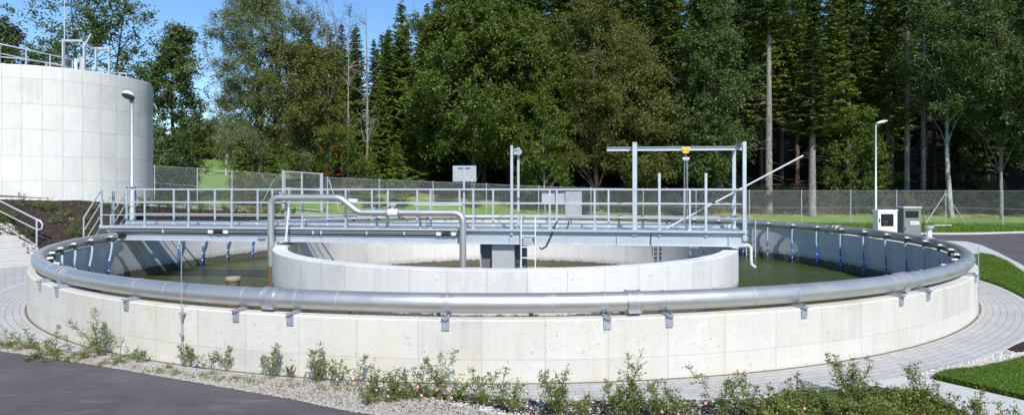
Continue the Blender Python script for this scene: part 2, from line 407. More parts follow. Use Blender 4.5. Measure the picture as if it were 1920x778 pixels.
def sheet(name, pts, z, mat):
    b = MB(); b.add([(x, y, z) for x, y in pts], [tuple(range(len(pts)))])
    a = sum(pts[i][0]*pts[(i+1) % len(pts)][1]-pts[(i+1) % len(pts)][0]*pts[i][1] for i in range(len(pts)))
    if a < 0: b.f = [b.f[0][::-1]]
    return tag(b.build(name, mat), kind='structure')
def patch(name, f, n, m, lift, mat):
    """f(u,v) -> x,y ; draped on terrain"""
    V = []
    for i in range(n+1):
        for j in range(m+1):
            x, y = f(i/n, j/m); V.append((x, y, h(x, y)+lift))
    Q = [(i*(m+1)+j, (i+1)*(m+1)+j, (i+1)*(m+1)+j+1, i*(m+1)+j+1) for i in range(n) for j in range(m)]
    return tag(array_mesh(name, np.array(V), np.array(Q), mat, smooth=True), kind='structure')
def inpoly(x, y, P):
    c = False; j = len(P)-1
    for i in range(len(P)):
        if (P[i][1] > y) != (P[j][1] > y) and x < (P[j][0]-P[i][0])*(y-P[i][1])/(P[j][1]-P[i][1])+P[i][0]: c = not c
        j = i
    return c
def sample(P, n, rng):
    xs = [p[0] for p in P]; ys = [p[1] for p in P]; out = []
    while len(out) < n:
        x = rng.uniform(min(xs), max(xs)); y = rng.uniform(min(ys), max(ys))
        if inpoly(x, y, P): out.append((x, y))
    return out
_ph = (1+5**.5)/2
ICO = np.array([(-1, _ph, 0), (1, _ph, 0), (-1, -_ph, 0), (1, -_ph, 0), (0, -1, _ph), (0, 1, _ph), (0, -1, -_ph), (0, 1, -_ph), (_ph, 0, -1), (_ph, 0, 1), (-_ph, 0, -1), (-_ph, 0, 1)])/1.9
ICF = np.array([(0, 11, 5), (0, 5, 1), (0, 1, 7), (0, 7, 10), (0, 10, 11), (1, 5, 9), (5, 11, 4), (11, 10, 2), (10, 7, 6), (7, 1, 8), (3, 9, 4), (3, 4, 2), (3, 2, 6), (3, 6, 8), (3, 8, 9), (4, 9, 5), (2, 4, 11), (6, 2, 10), (8, 6, 7), (9, 8, 1)])
def stones(name, pts, s0, s1, mat, seed, zoff=0, flat=.6, z=None):
    rs = np.random.RandomState(seed); n = len(pts); P = np.array([(x, y, (h(x, y) if z is None else z)+zoff) for x, y in pts])
    sz = rs.uniform(s0, s1, n)**1; S = np.stack([sz*rs.uniform(.7, 1.4, n), sz*rs.uniform(.6, 1.1, n), sz*flat*rs.uniform(.6, 1.2, n)], 1)
    V = ICO[None]*S[:, None]*rs.uniform(.8, 1.15, (n, 12, 1)); a = rs.uniform(0, 2*PI, n); ca, sa = np.cos(a)[:, None], np.sin(a)[:, None]
    X = V[..., 0]*ca-V[..., 1]*sa; Y = V[..., 0]*sa+V[..., 1]*ca; V = np.stack([X, Y, V[..., 2]], -1)+P[:, None]
    Fq = (ICF[None]+np.arange(n)[:, None, None]*12).reshape(-1, 3)
    o = array_mesh(name, V.reshape(-1, 3), Fq, mat, smooth=False); return tag(o, kind='stuff')
def island(name, cols, rough=.85):
    t = NT(name); g = t.n('NewGeometry'); c = t.ramp(g.outputs['Random Per Island'], [(i/(len(cols)-1), k) for i, k in enumerate(cols)])
    c = t.mix(t.math('MULTIPLY', t.noise(t.coord(), 50, 3), .3), c, (.2, .18, .15))
    return t.princ(c, rough, spec=.3)
M['st_grey'] = island('gravel_stones', [(.28, .25, .215), (.36, .335, .30), (.30, .24, .18), (.42, .40, .375), (.48, .465, .44), (.38, .29, .20), (.56, .545, .52)])
M['st_white'] = island('pebble_stones', [(.46, .43, .39), (.58, .56, .54), (.42, .33, .25), (.66, .65, .63), (.55, .52, .49), (.72, .71, .7)])
M['chip'] = island('bark_chips', [(.014, .010, .008), (.03, .02, .015), (.055, .035, .026), (.025, .017, .014), (.09, .065, .05)])

Ctr = (CX, CY, 0)
b = MB(); b.lathe([(10.86, .006), (11.66, .006)], 256); o = b.build('ring_pavement', M['paving'], loc=Ctr); tag(o, kind='structure')
b = MB(); b.lathe([(11.66, -.1), (11.66, .009), (11.74, .009), (11.74, -.1)], 256); tag(b.build('paving_kerb', M['kerb'], loc=Ctr), kind='structure')
# joint strip of dirt at the wall foot
b = MB(); b.lathe([(10.88, .010), (10.935, .007)], 256); tag(b.build('soil_joint', plain('soil', (.16, .12, .07), .95, var=.4, scale=12, bump=.4), loc=Ctr), kind='structure')
# wide paved apron on the left
def f(u, v): a = R(160+58*u); r = 11.74+(1.85+1.0*sstep(.25, .45, u))*v; return CX+r*math.cos(a), CY+r*math.sin(a)
o = patch('paved_apron', f, 60, 6, .004, M['paving'])
# asphalt drive in the left foreground
E0 = [gp(0, 660), gp(175, 686), gp(365, 719), gp(547, 751), gp(667, 776)]
d = Vector((E0[0][0]-E0[1][0], E0[0][1]-E0[1][1])).normalized()
asph = [(E0[0][0]+d.x*30, E0[0][1]+d.y*30)]+E0+[(1.2, 5.0), (4.5, 3.9), (14, 1.0), (14, -12), (-36, -12)]
sheet('asphalt_drive', asph, .013, M['asphalt'])
G1 = [gp(0, 641), gp(110, 657), gp(219, 677), gp(340, 697), gp(455, 709), gp(674, 722), gp(760, 738), gp(900, 768), gp(1021, 790)]
rg = random.Random(4)
def wobble(P, a, rng, k=6):
    out = []
    for i in range(len(P)-1):
        for j in range(k):
            t = j/k; out.append((P[i][0]*(1-t)+P[i+1][0]*t+rng.uniform(-a, a), P[i][1]*(1-t)+P[i+1][1]*t+rng.uniform(-a, a)))
    out.append(P[-1]); return out
gedge = wobble(E0, .018, rg, 14)
grav = [(E0[0][0]+d.x*30, E0[0][1]+d.y*30)]+gedge+[(1.2, 5.02), (4.5, 3.92)]+[(4.0, 5.2), (2.0, 5.6)]+wobble(G1, .015, rg, 8)[::-1]+[(-14.5, 13.5)]
sheet('gravel_verge', grav, .018, M['gravel'])
gr_vis = [p for p in sample([(-8.2, 8.83)]+E0+[(1, 5.2), (2.0, 5.6)]+G1[::-1]+[(-9, 9.5)], 26000, rg)]
stones('gravel_stones', gr_vis, .006, .016, M['st_grey'], 2, .018)
# pebbles spilling over the paving edge in the middle
G2 = [gp(674, 722), gp(790, 735), gp(960, 748), gp(1180, 752), gp(1394, 752), gp(1480, 745), gp(1480, 800), gp(1021, 800), gp(760, 742)]
stones('white_pebbles', sample(G2, 3800, rg), .008, .022, M['st_white'], 3, .02)
# mulch bed in the front
bed = [gp(760, 738), gp(900, 752), gp(1021, 757), gp(1200, 757), gp(1394, 752), gp(1510, 742), gp(1640, 727), gp(1700, 738), gp(1790, 766), gp(1850, 800), (4.6, 5.0), (2.0, 5.3), gp(1030, 786), gp(900, 764)]
sheet('mulch_bed', bed, .022, M['mulch'])
stones('bark_chips', sample(bed, 5000, rg), .010, .026, M['chip'], 5, .026, .35)
# concrete path and grass patch right
path = [gp(1615, 722), gp(1700, 707), gp(1752, 708), gp(1920, 752), (12, 3.6), (12, 2.4), gp(1860, 812), gp(1790, 768), gp(1700, 737)]
sheet('concrete_path', path, .010, M['kerb'])
gpatch = [gp(1750, 713), gp(1775, 703), gp(1835, 697), gp(1880, 688), gp(1922, 676), (10.5, 7.6), (13, 7.0), (13, 3.8), gp(1925, 753)]
sheet('lawn_patch', gpatch, .016, M['grass'])
peb = [gp(1700, 709), gp(1755, 694), gp(1820, 680), gp(1880, 663), gp(1922, 645), (10.8, 8.3), (10.5, 7.6), gp(1922, 678), gp(1880, 690), gp(1835, 699), gp(1775, 706), gp(1750, 712)]
sheet('pebble_strip', peb, .013, M['pebble'])
stones('strip_pebbles', sample(peb[:5]+[(8.3, 8.0)]+peb[7:], 3800, rg), .010, .026, M['st_white'], 6, .018)
soil = [gp(1888, 659), gp(1905, 650), gp(1930, 640), gp(1940, 662), gp(1905, 664)]
sheet('bare_soil', soil, .034, M['mulch'])
# right hand side: grass wedge, pale strip, asphalt yard
def arc(a0, a1, r, n=12): return [(CX+r*math.cos(R(a0+(a1-a0)*i/n)), CY+r*math.sin(R(a0+(a1-a0)*i/n))) for i in range(n+1)]
wedge = arc(-52, 9, 11.76, 30)+[gp(1837, 476), gp(1862, 480), gp(1890, 492), gp(1922, 514), (16.5, 12.8), (18, 8.5), (13, 8.3), (10.6, 8.4)]
strip_in = [gp(1837, 476), gp(1862, 480), gp(1890, 492), gp(1922, 514), (16.5, 12.8), (21, 9)]
strip_out = [gp(1812, 453), gp(1840, 460), gp(1870, 473), gp(1922, 500), (18.5, 13.3), (23, 9.5)]
apron = arc(9, 46, 11.75, 14)+[(10.9, 27.2), (14.5, 27.9)]+[gp(1812, 453)]+[gp(1837, 476)]
sheet('pale_apron', apron, .008, M['kerb'])
sheet('pale_strip', strip_in+strip_out[::-1], .012, M['kerb'])
yard = [(14.5, 27.9), (17.5, 29.3), gp(1815, 440), gp(1922, 437), (60, 32.5), (60, 6), (23, 9.5), (18.5, 13.3)]+strip_out[:4][::-1]
sheet('asphalt_yard', yard, .008, M['asphalt'])
b = MB()
ed = [(14.5, 27.9), (17.5, 29.3), gp(1815, 440), gp(1922, 437), (60, 32.5)]
for p, q in zip(ed[:-1], ed[1:]): b.rod((*p, .03), (*q, .03), .12, .12)
tag(b.build('yard_kerb', M['kerb']), kind='structure')
# back-left bank: mulch, kerb, road, gravel
def yin(q):
    a = 1+q*q; bb = q*CX+CY; c = CX*CX+CY*CY-11.78**2; D = bb*bb-a*c
    return max(17.95, (bb+math.sqrt(D))/a) if D > 0 else 17.95
YO = lambda q: float(np.interp(q, [-1.1, -.74, -.6, -.54, -.48, -.42, -.37, -.3], [20.9, 21.6, 22.2, 24.2, 26.3, 27.9, 29.2, 30.0]))
def f(u, v): q = -1.0+.66*u; y0 = yin(q)+(.25 if q > -.8 else .9); y = y0+(max(YO(q), y0+.3)-y0)*v; return q*y, y
patch('mulch_bank', f, 160, 24, .03, M['mulch'])
def bank_pts(n, rng, q0=-.9, q1=-.36, v0=0, v1=1):
    o = []
    for _ in range(n):
        q = rng.uniform(q0, q1); y0 = yin(q)+.3; y = y0+(YO(q)-y0)*rng.uniform(v0, v1); o.append((q*y, y))
    return o
stones('bank_bark_chips', bank_pts(14000, rg, -1.0), .02, .055, M['chip'], 7, .035, .4)
def f(u, v): q = -1.1+.80*u; y0 = max(YO(q), yin(q)+.5); y = y0+.16*v; return q*y, y
patch('bank_kerb', f, 100, 2, .06, M['kerb'])
def f(u, v): q = -1.15+.53*u; y0 = max(YO(q), yin(q)+.5)+.16; y = y0+(9-8.7*u)*v; return q*y, y
patch('upper_road', f, 80, 24, .035, M['asphalt'])
def f(u, v): q = -.64+.62*u; y0 = max(YO(q), yin(q)+.5)+.16; y = y0+(34.2-y0)*v; return q*y, y
patch('gravel_terrace', f, 100, 24, .025, M['gravel'])
def f(u, v): q = -.05+.50*u; y0 = yin(q)+.02; y = y0+(30.6-1.2*u-y0)*v; return q*y, y
patch('back_gravel', f, 60, 8, .02, M['gravel'])
# pebbles between stairs and mulch
PB = [(-14.0, 17.95), (-14.9, 18.5), (-16.6, 19.7), (-16.4, 20.1), (-14.7, 18.9), (-13.6, 18.1)]
stones('stair_pebbles', sample(PB, 1700, rg), .018, .045, M['st_white'], 8, .03)

def blades(name, pts, hh, wd, mat, seed, zs=None, clover=False):
    rs = np.random.RandomState(seed); n = len(pts); P = np.array([(x, y, h(x, y) if zs is None else zs) for x, y in pts])
    a = rs.uniform(0, 2*PI, n); H = hh*rs.uniform(.4, 1.2, n); l = rs.uniform(0, 2*PI, n); W = wd*rs.uniform(.6, 1.3, n)
    dx = np.stack([np.cos(a)*W, np.sin(a)*W, 0*a], 1); ln = np.stack([np.cos(l)*H*.5, np.sin(l)*H*.5, H], 1)
    if clover:  # small leaf plates at blade height
        t = np.stack([np.cos(l), np.sin(l), rs.uniform(-.2, .5, n)], 1)*W[:, None]*1.3; u = np.stack([-np.sin(l), np.cos(l), rs.uniform(-.3, .3, n)], 1)*W[:, None]
        c = P+np.stack([0*a, 0*a, H], 1); V = np.stack([c-t, c+u, c+t, c-u], 1)
    else: V = np.stack([P-dx, P+dx, P+ln+dx*.15, P+ln-dx*.15], 1)
    o = array_mesh(name, V.reshape(-1, 3), np.arange(4*n).reshape(n, 4), mat); return tag(o, kind='stuff')
M['blade'] = leaf('grass_blades', (.09, .17, .018), (.14, .24, .028), (.20, .29, .05), .4)
gv = [gp(1750, 713), gp(1775, 703), gp(1835, 697), gp(1880, 688), gp(1930, 674), gp(1960, 700), gp(1960, 764), gp(1925, 753)]
gpts = sample(gv, 30000, rg)
blades('clover_turf', gpts, .05, .011, M['blade'], 1, .016, True)
blades('turf_blades', sample(gv, 14000, rg), .07, .004, M['blade'], 3, .016)
wv = [gp(1836, 524), gp(1880, 538), gp(1925, 562), gp(1950, 540), gp(1922, 514), gp(1890, 492), gp(1862, 480), gp(1837, 476)]
blades('wedge_turf', sample(wv, 26000, rg), .06, .012, M['blade'], 2, 0, True)
sheet('grass_wedge', wedge, .010, M['grass'])
lawn = [(2, 33.2), (16, 30.2), (32, 31.6), (36, 37.5), (2, 38.5)]
blades('lawn_blades', sample(lawn, 60000, rg), .10, .02, M['blade'], 9)
dry = leaf('dry_grass', (.10, .10, .03), (.20, .17, .07), (.32, .26, .13), .3)
blades('dry_grass_tufts', [p for p in sample([(1, 41.8), (38, 41.2), (40, 49), (1, 49)], 26000, rg) if math.sin(p[0]*.7)+math.sin(p[0]*.31+p[1]*.8) > -.2], .4, .02, dry, 10)
def fw(x): return 0
blades('terrace_weeds', [p for p in sample([(-19, 28), (-2, 31), (-2, 34), (-19, 34)], 7000, rg) if math.sin(p[0]*1.3)+math.sin(p[0]*.5+p[1]*2) > .5], .14, .02, dry, 12)

# ================================================================ BASIN
WT = .72
root = thing('round_basin', 'large round open concrete settling basin with a pale panelled outer wall', 'basin', Ctr)
b = MB(); c = .015
b.lathe([(10.9, -.2), (10.9, WT-c), (10.9-c, WT), (10.69, WT)], 288); b.build('outer_face', M['wall'], root)
b = MB(); b.lathe([(10.69, WT), (10.675, WT-c), (10.675, -1.6)], 288); b.build('inner_face', M['wallin'], root)
b = MB(); b.lathe([(10.68, -1.6), (0, -1.6)], 96); b.build('basin_floor', M['wallin'], root)
root = thing('inner_ring_wall', 'smooth grey round concrete ring wall standing inside the large basin', 'ring wall', Ctr)
RT = WT-.055; ro = .578*10.9; ri = ro-.36
b = MB(); b.lathe([(ro, -1.55), (ro, RT-.012), (ro-.012, RT), (ri+.012, RT)], 256); b.build('outer_face', M['ring'], root)
b = MB(); b.lathe([(ri+.012, RT), (ri, RT-.012), (ri, -1.55)], 256); b.build('inner_face', M['ringin'], root)
b = MB(); b.lathe([(ro, -.39), (10.675, -.39)], 128); tag(b.build('water', M['water'], loc=Ctr), kind='structure')
b = MB(); b.lathe([(0.001, -.77), (ri, -.77)], 128); tag(b.build('inner_water', M['waterin'], loc=Ctr), kind='structure')
for o in ('water', 'inner_water'):
    me = bpy.data.objects[o].data; me.flip_normals() if me.polygons[0].normal.z < 0 else None
# floating scum by the back of the inner ring wall
scum = []
for _ in range(5200):
    a = R(rg.uniform(20, 165)); w_ = abs(rg.gauss(0, .22))*(1+.8*math.sin(a*3)); r = ri-.02-w_
    if math.sin(a*7)+math.sin(a*13+1)+rg.uniform(-1, 1) > -.9: scum.append((CX+r*math.cos(a), CY+r*math.sin(a)))
tag(stones('floating_algae', scum, .03, .08, leaf('algae', (.02, .025, .006), (.05, .06, .012), (.12, .13, .03), .1), 31, z=-.775, flat=.3))

# ---- ring pipe
RP, ZP, rp = 10.73, .88, .115
pipe = thing('ring_pipe', 'thick brushed steel air pipe running round the rim of the basin', 'pipe', Ctr)
A0, A1 = R(-174.6), R(174.6)
def P(a, r=RP, z=ZP): return (r*math.cos(a), r*math.sin(a), z)
N = 300
MB().tube([P(A0+(A1-A0)*i/N) for i in range(N+1)], rp, 28).build('pipe_run', M['inox'], pipe)
def collar(a, r, w_, n=24):
    da = w_/RP/2; b = MB(); b.tube([P(a-da), P(a+da)], r, n); return b
brk = [ring_th(px, RP) for px in (100, 133, 262, 462, 560, 840, 1131, 1243, 1487, 1665, 1715, 1805)]
slv = [ring_th(px, RP) for px in (124, 510, 1186, 1689)]
back = [A1-R(4+9.3*i) for i in range(19)]
for a in brk+back:
    an = a
    M3 = Matrix.Rotation(an, 3, 'Z')
    def L(r, t, z): return M3 @ Vector((r, t, z))
    b = collar(an, rp+.006, .022); 
    b.box(L(10.73, 0, .80), (.05, .012, .13), M3).box(L(10.78, 0, .735), (.34, .045, .022), M3).box(L(10.78, .03, .75), (.26, .006, .05), M3)
    b.box(L(10.912, 0, .675), (.012, .085, .14), M3).box(L(10.925, 0, .742), (.05, .09, .01), M3)
    b.tube([L(10.916, -.02, .64), L(10.93, -.02, .64)], .009, 6).tube([L(10.916, .02, .70), L(10.93, .02, .70)], .009, 6)
    b.build('bracket', M['galvd'], pipe)
slvb = [ring_th(px, RP, False) for px in (1569, 1743, 1020, 800)]
for a in slv+slvb:
    b = collar(a, rp+.013, .15); b.add(collar(a, rp+.02, .012).v, [], False)
    o = b.build('sleeve', M['inoxd'], pipe)
    b = MB(); M3 = Matrix.Rotation(a, 3, 'Z')
    for k in (-.05, 0, .05): b.tube([M3 @ Vector((RP+.05, k, ZP-.125)), M3 @ Vector((RP-.02, k, ZP-.125))], .012, 6)
    b.box(M3 @ Vector((RP+.09, 0, ZP-.10)), (.012, .15, .05), M3)
    b.build('sleeve_bolt', M['galvd'], o)
    for s_ in (-1, 1): collar(a+s_*.08/RP, rp+.020, .012).build('sleeve_edge', M['inox'], o)
for k in range(26):
    a = A0+(A1-A0)*(k+.55)/26; collar(a, rp+.0025, .010).build('weld_seam', M['sheet'], pipe)
MB().tube([P(A0, RP), P(A0-.012), P(A0-.028, RP-.02), P(A0-.04, RP-.10)], [.085, .09, .075, .03], 16).build('rubber_coupling', M['black'], pipe)
# ---- hoses
hp = thing('air_hose', 'blue air hose hanging from the ring pipe down into the green water', 'hose', (0, 0, 0), 0, 'air hoses hanging from the ring pipe')
MB().tube([(10.66, 0, .86), (10.58, 0, .885), (10.535, 0, .86), (10.53, 0, .78)], [.03, .034, .034, .03], 10).build('elbow', M['black'], hp)
v_ = MB().lathe([(0, .035), (.045, .035), (.055, .02), (.055, 0), (.0, 0)], 12, (10.56, 0, .905)).build('valve_cap', M['whitep'], hp)
MB().tube([(10.585, -.10, .925), (10.56, .10, .925)], .009, 6).build('valve_lever', M['alu'], v_)
MB().tube([(10.53, 0, .80), (10.53, .01, .62), (10.545, .035, .45), (10.57, .05, .30)], .026, 10).build('upper_hose', M['bluep'], hp)
MB().tube([(10.57, .05, .30), (10.585, .055, .05), (10.59, .055, -.46)], .021, 8).build('lower_hose', M['blue'], hp)
b = MB()
for z in (.30, .02, -.2): b.tube([(10.575 if z > .2 else 10.588, .053, z-.012), (10.575 if z > .2 else 10.588, .053, z+.012)], .030, 8)
b.build('hose_clip', M['whitep'], hp)
NH = 60
for k in range(NH):
    a = 2*PI*(k+.35)/NH
    if abs(abs(math.remainder(a, 2*PI))-PI) < R(5.2): continue
    o = hp if k == 0 else copy_tree(hp)
    o.location = Ctr; o.rotation_euler = (rg.uniform(-.0008, .0008), 0, a)
# lightning rod etc.
th = ring_th(340, 10.96); p = (CX+10.96*math.cos(th), CY+10.96*math.sin(th))
o = MB().tube([(p[0], p[1], 0), (p[0], p[1], 1.5)], .006, 8).tube([(p[0], p[1], .38), (p[0], p[1], .42)], .02, 8).tube([(p[0], p[1], .60), (p[0], p[1], .63)], .018, 8).box((p[0], p[1]+.03, .655), (.07, .07, .02)).build('earthing_rod', M['galvd'])
tag(o, 'thin vertical steel rod clamped in front of the basin wall near its left end', 'rod')
th = ring_th(1832, 10.93); p = (CX+10.95*math.cos(th), CY+10.95*math.sin(th))
o = MB().tube([(p[0], p[1], 0), (p[0], p[1], 1.22)], .007, 8).tube([(p[0], p[1], .5), (p[0], p[1], .53)], .018, 8).build('earthing_rod', M['galvd'])
tag(o, 'thin vertical steel rod at the right end of the basin wall beside the grass', 'rod')
# mossy post in the water
z = 12.4; x = wx(437, z)
po = thing('bollard_stump', 'short rusty brown round post rising from the green water beside the steel riser', 'post', (x, z, 0))
MB().lathe([(.125, -1.5), (.125, .36), (.128, .40)], 20).build('post_shaft', M['rust'], po)
MB().lathe([(.145, .36), (.15, .405), (.13, .43), (0, .435)], 20).build('post_cap', plain('stump_top', (.30, .24, .16), .8, var=.3), po)

# ================================================================ BRIDGE
P0 = Vector((-11.29, 17.36, 0)); BA = -math.radians(6.86); e_ = Vector((math.cos(BA), math.sin(BA), 0)); n_ = Vector((-math.sin(BA), math.cos(BA), 0))
def bu(px, v=0):
    t = (px-960)/F; o = P0+n_*v; return (t*o.y-o.x)/(e_.x-t*e_.y)
def bz(px, v=0): return (P0+n_*v+e_*bu(px, v)).y
def bw(px, py, v=0): return EYE+(352-py)/F*bz(px, v)
def BW(u, v, w_): q = P0+e_*u+n_*v; return (q.x, q.y, w_)
br = thing('service_bridge', 'long galvanised steel service bridge with railings crossing above the basin', 'bridge', P0, BA)
DK = 1.16; UE = bu(1397); U0 = bu(205); UL = bu(192)
VB = .92
for v in (0.0, VB):  # channel girders with flanges
    g = MB().box(((U0+UE)/2, v, .90), (UE-U0, .012, .29)).box(((U0+UE)/2, v, .757), (UE-U0, .11, .014)).box(((U0+UE)/2, v, 1.043), (UE-U0, .11, .014))
    for k in range(7): g.box((U0+.4+k*(UE-U0-.8)/6, v-.027, .90), (.010, .045, .27))
    g.build('girder', M['galv'], br)
    MB().box(((UL+UE)/2, v-.03, 1.105), (UE-UL, .05, .10)).box(((UL+UE)/2, v-.06 if v == 0 else v, 1.148), (UE-UL, .13, .014)).box(((UL+UE)/2, -.118 if v == 0 else v, 1.125), (UE-UL, .012, .06)).build('edge_channel', M['galv'], br)
    if v > 0: MB().box(((UL+UE)/2, v-.02, DK+.05), (UE-UL-.02, .005, .09)).build('toe_board', M['galv'], br)
b = MB()
b.box(((UL+UE)/2, .17, DK-.02), (UE-UL, .26, .02)).box(((UL+UE)/2, VB-.19, DK-.02), (UE-UL, .26, .02))
x = UL+.05
while x < UE-.03: b.box((x, VB/2-.01, DK-.021), (.045, .33, .018)); x += .21
b.box(((UL+UE)/2, VB/2-.01, DK-.016), (UE-UL, .02, .01))
b.build('deck_grating', M['galvd'], br)
b = MB()
for k in range(13): b.box((U0+.1+k*(UE-U0-.2)/12, VB/2, .98), (.06, VB-.03, .08))
b.build('cross_beam', M['galvd'], br)
def railing(v, posts, ua, ub, tall={}):
    rl = MB()
    for z, s_ in ((2.165, .04), (1.80, .026), (1.45, .026)):
        rl.rod((ua, v, z), (ub, v, z), s_, s_ if z > 2 else s_*.9)
    r0 = rl.build('handrail', M['galv'], br)
    for u in posts:
        MB().box((u, v, (1.06+2.145)/2), (.045, .035, 2.145-1.06)).box((u, v-.02, 1.12), (.09, .02, .12)).build('rail_post', M['galv'], r0)
    return r0
near = [bu(p) for p in (192, 273, 355, 436, 512, 568, 649, 728, 808, 888, 1031, 1115, 1293, 1395)]
far = [bu(p, VB) for p in (239, 252, 327, 404, 484, 543, 615, 698, 783, 862, 925, 1044, 1141, 1283, 1376)]
railing(-.03, near, UL, UE); railing(VB-.02, far, UL, UE)
# end rail across the right end
MB().rod((UE-.02, 0, 2.165), (UE-.02, VB, 2.165), .04).rod((UE-.02, 0, 1.80), (UE-.02, VB, 1.80), .026).rod((UE-.02, 0, 1.45), (UE-.02, VB, 1.45), .026).build('end_rail', M['galv'], br)
# tall posts
for px, py, v, wd in ((1236, 325, -.03, .06), (1323, 325, -.03, .06)):
    MB().box((bu(px), v, (bw(px, py)+1.0)/2), (wd, .05, bw(px, py)-1.0)).build('tall_post', M['galv'], br)
# hoist gantry
gt = bw(1189, 267)
b = MB(); u1 = bu(1190); b.box((u1, -.04, (gt+1.0)/2), (.11, .012, gt-1.0)).box((u1-.05, -.02, (gt+1.0)/2), (.010, .06, gt-1.0)).box((u1+.05, -.02, (gt+1.0)/2), (.010, .06, gt-1.0)).build('gantry_post', M['galv'], br)
ub_ = bu(1395); g2 = bw(1395, 266)
MB().box((ub_, -.03, (g2+.9)/2), (.085, .07, g2-.9)).build('gantry_post', M['galv'], br)
uf = bu(1376, VB); g3 = bw(1376, 279, VB)
MB().box((uf, VB, (g3+1.0)/2), (.085, .07, g3-1.0)).build('gantry_post', M['galv'], br)
MB().box((u1+.02, VB-.02, (g3+1.0)/2), (.0, .0, .0)).box((u1, .2, gt-.03), (.08, .5, .05)).build('gantry_bracket', M['galvd'], br)
vb = .42; zb = bw(1285, 279, vb)
ua_ = bu(1138, vb); ue2 = bu(1391, vb)
b = MB().box(((ua_+ue2)/2, vb, zb+.045), (ue2-ua_, .10, .012)).box(((ua_+ue2)/2, vb, zb-.045), (ue2-ua_, .10, .012)).box(((ua_+ue2)/2, vb, zb), (ue2-ua_, .012, .085))
b.build('gantry_beam', M['galv'], br)
MB().box((ub_-.02, VB/2, zb+.075), (.10, VB+.1, .035)).box((ub_-.02, VB/2, zb+.11), (.012, VB+.1, .05)).build('gantry_crossbar', M['galvd'], br)
# sheave posts
t1 = bw(960, 273); t2 = bw(972, 277, .25)
MB().box((bu(960), -.04, (t1+1)/2), (.065, .06, t1-1)).build('sheave_post', M['galv'], br)
MB().box((bu(972, .25), .25, (t2+1)/2), (.06, .05, t2-1)).build('sheave_post', M['galv'], br)
b = MB().box((bu(968), .1, t1-.12), (.12, .26, .012)).box((bu(968), -.0, t1-.16), (.13, .012, .16))
b.tube([(bu(971), .215, t1-.16), (bu(971), .10, t1-.16)], .09, 20); b.build('sheave', M['galvd'], br)
# stair at the left end
st = MB(); sr = MB()
for v in (-.03, VB-.02):
    st.rod((UL, v, 1.06), (UL-.72, v, .02), .16, .012, up=(1, 0, 0))
st.build('stair_stringer', M['galv'], br)
for k in range(5): MB().box((UL-.10-.13*k, VB/2, .96-.2*k), (.20, VB-.1, .025)).build('stair_tread', M['galvd'], br)
for v in (-.06, VB+.01):
    b = MB(); b.tube([(UL, v, 2.12), (UL-.52, v, 1.36), (UL-.52, v, .25)], .022, 10).tube([(UL, v, 1.76), (UL-.52, v, 1.0)], .016, 8).tube([(UL, v, 1.42), (UL-.52, v, .66)], .016, 8)
    b.build('stair_rail', M['galv'], br)
MB().box((UL+.13, .25, 1.62), (.07, .03, .98)).box((UL+.13, .22, 1.62), (.014, .06, .98)).build('cable_post', M['galvd'], br)
# cable tubes along the near girder
b = MB(); vT = -.085; 
for z, r in ((1.045, .008), (1.0, .008)):
    b.tube([(U0-.02, vT, z), (bu(865), vT, z)], r, 8)
ct = b.build('cable_conduit', M['galv'], br)
MB().tube([(U0, vT+.015, 1.06), (bu(872), vT+.015, 1.06)], .018, 8).tube([(U0+.1, vT+.015, 1.02), (bu(868), vT+.015, 1.02)], .022, 8).tube([(U0+.1, vT+.02, .975), (bu(868), vT+.02, .975)], .020, 8).build('cable', M['black'], ct)  # black cables, drawn thicker so their colour stands in for the tray's shadow
for px in (413, 838):
    c0 = MB().tube([(bu(px-7), vT-.01, 1.01), (bu(px+7), vT-.01, 1.01)], .042, 12).build('conduit_joint', M['black'], ct)
    for q in (-14, 14):
        for z in (1.03, .985): MB().tube([(bu(px+q-4), vT-.01, z), (bu(px+q+4), vT-.01, z)], .023, 10).build('conduit_nut', M['whitep'], c0)
b = MB()
for px in (310, 395, 590, 605, 690, 760): b.box((bu(px), vT-.005, 1.015), (.02, .04, .09))
b.build('conduit_clip', M['whitep'], ct)
MB().box((bu(868, -.1), -.09, .84), (.13, .16, .22)).build('pipe_shoe', M['galvd'], br)
MB().box((bu(493), -.08, .86), (.22, .05, .03)).build('side_bracket', M['galvd'], br)

# ---- riser pipe over the bridge
vP = -.34; rr = .086
rp_ = thing('riser_pipe', 'stainless steel pipe rising from the water and stepping down along the bridge railing', 'pipe', P0, BA)
uA = bu(508, vP); uD = bu(868, vP); h1 = bw(570, 370.5, vP); h2 = bw(760, 399, vP)
uB = bu(638, vP); uC = bu(672, vP)
def bend(a, b_, c, r, n=8):
    a, b_, c = map(Vector, (a, b_, c)); d1 = (a-b_).normalized(); d2 = (c-b_).normalized()
    p, q = b_+d1*r, b_+d2*r; return [(p*(1-t)**2+b_*2*t*(1-t)+q*t*t) for t in [i/n for i in range(n+1)]]
K = [(uA, vP, -1.5), (uA, vP, h1), (uB, vP, h1), (uC, vP, h2), (uD, vP, h2), (uD, vP, -1.4)]
pts = [K[0], (uA, vP, -.1)]+bend(*K[0:3], .26)+bend(*K[1:4], .14)+bend(*K[2:5], .14)+bend(*K[3:6], .26)+[K[5]]
MB().tube(pts, rr, 24).build('pipe_run', M['inox'], rp_)
MB().lathe([(rr+.006, -1.5), (rr+.006, .10)], 24, (uA, vP, 0)).build('rusty_foot', M['rust'], rp_)
for z in (.42, .12): MB().lathe([(rr+.003, z-.012), (rr+.012, z-.01), (rr+.012, z+.01), (rr+.003, z+.012)], 24, (uA, vP, 0)).build('strap', M['rust'] if z < .2 else M['inoxd'], rp_)
um = bu(738, vP)
fm = MB().tube([(um-.13, vP, h2), (um+.13, vP, h2)], .098, 20).build('flow_meter', M['whitep'], rp_)
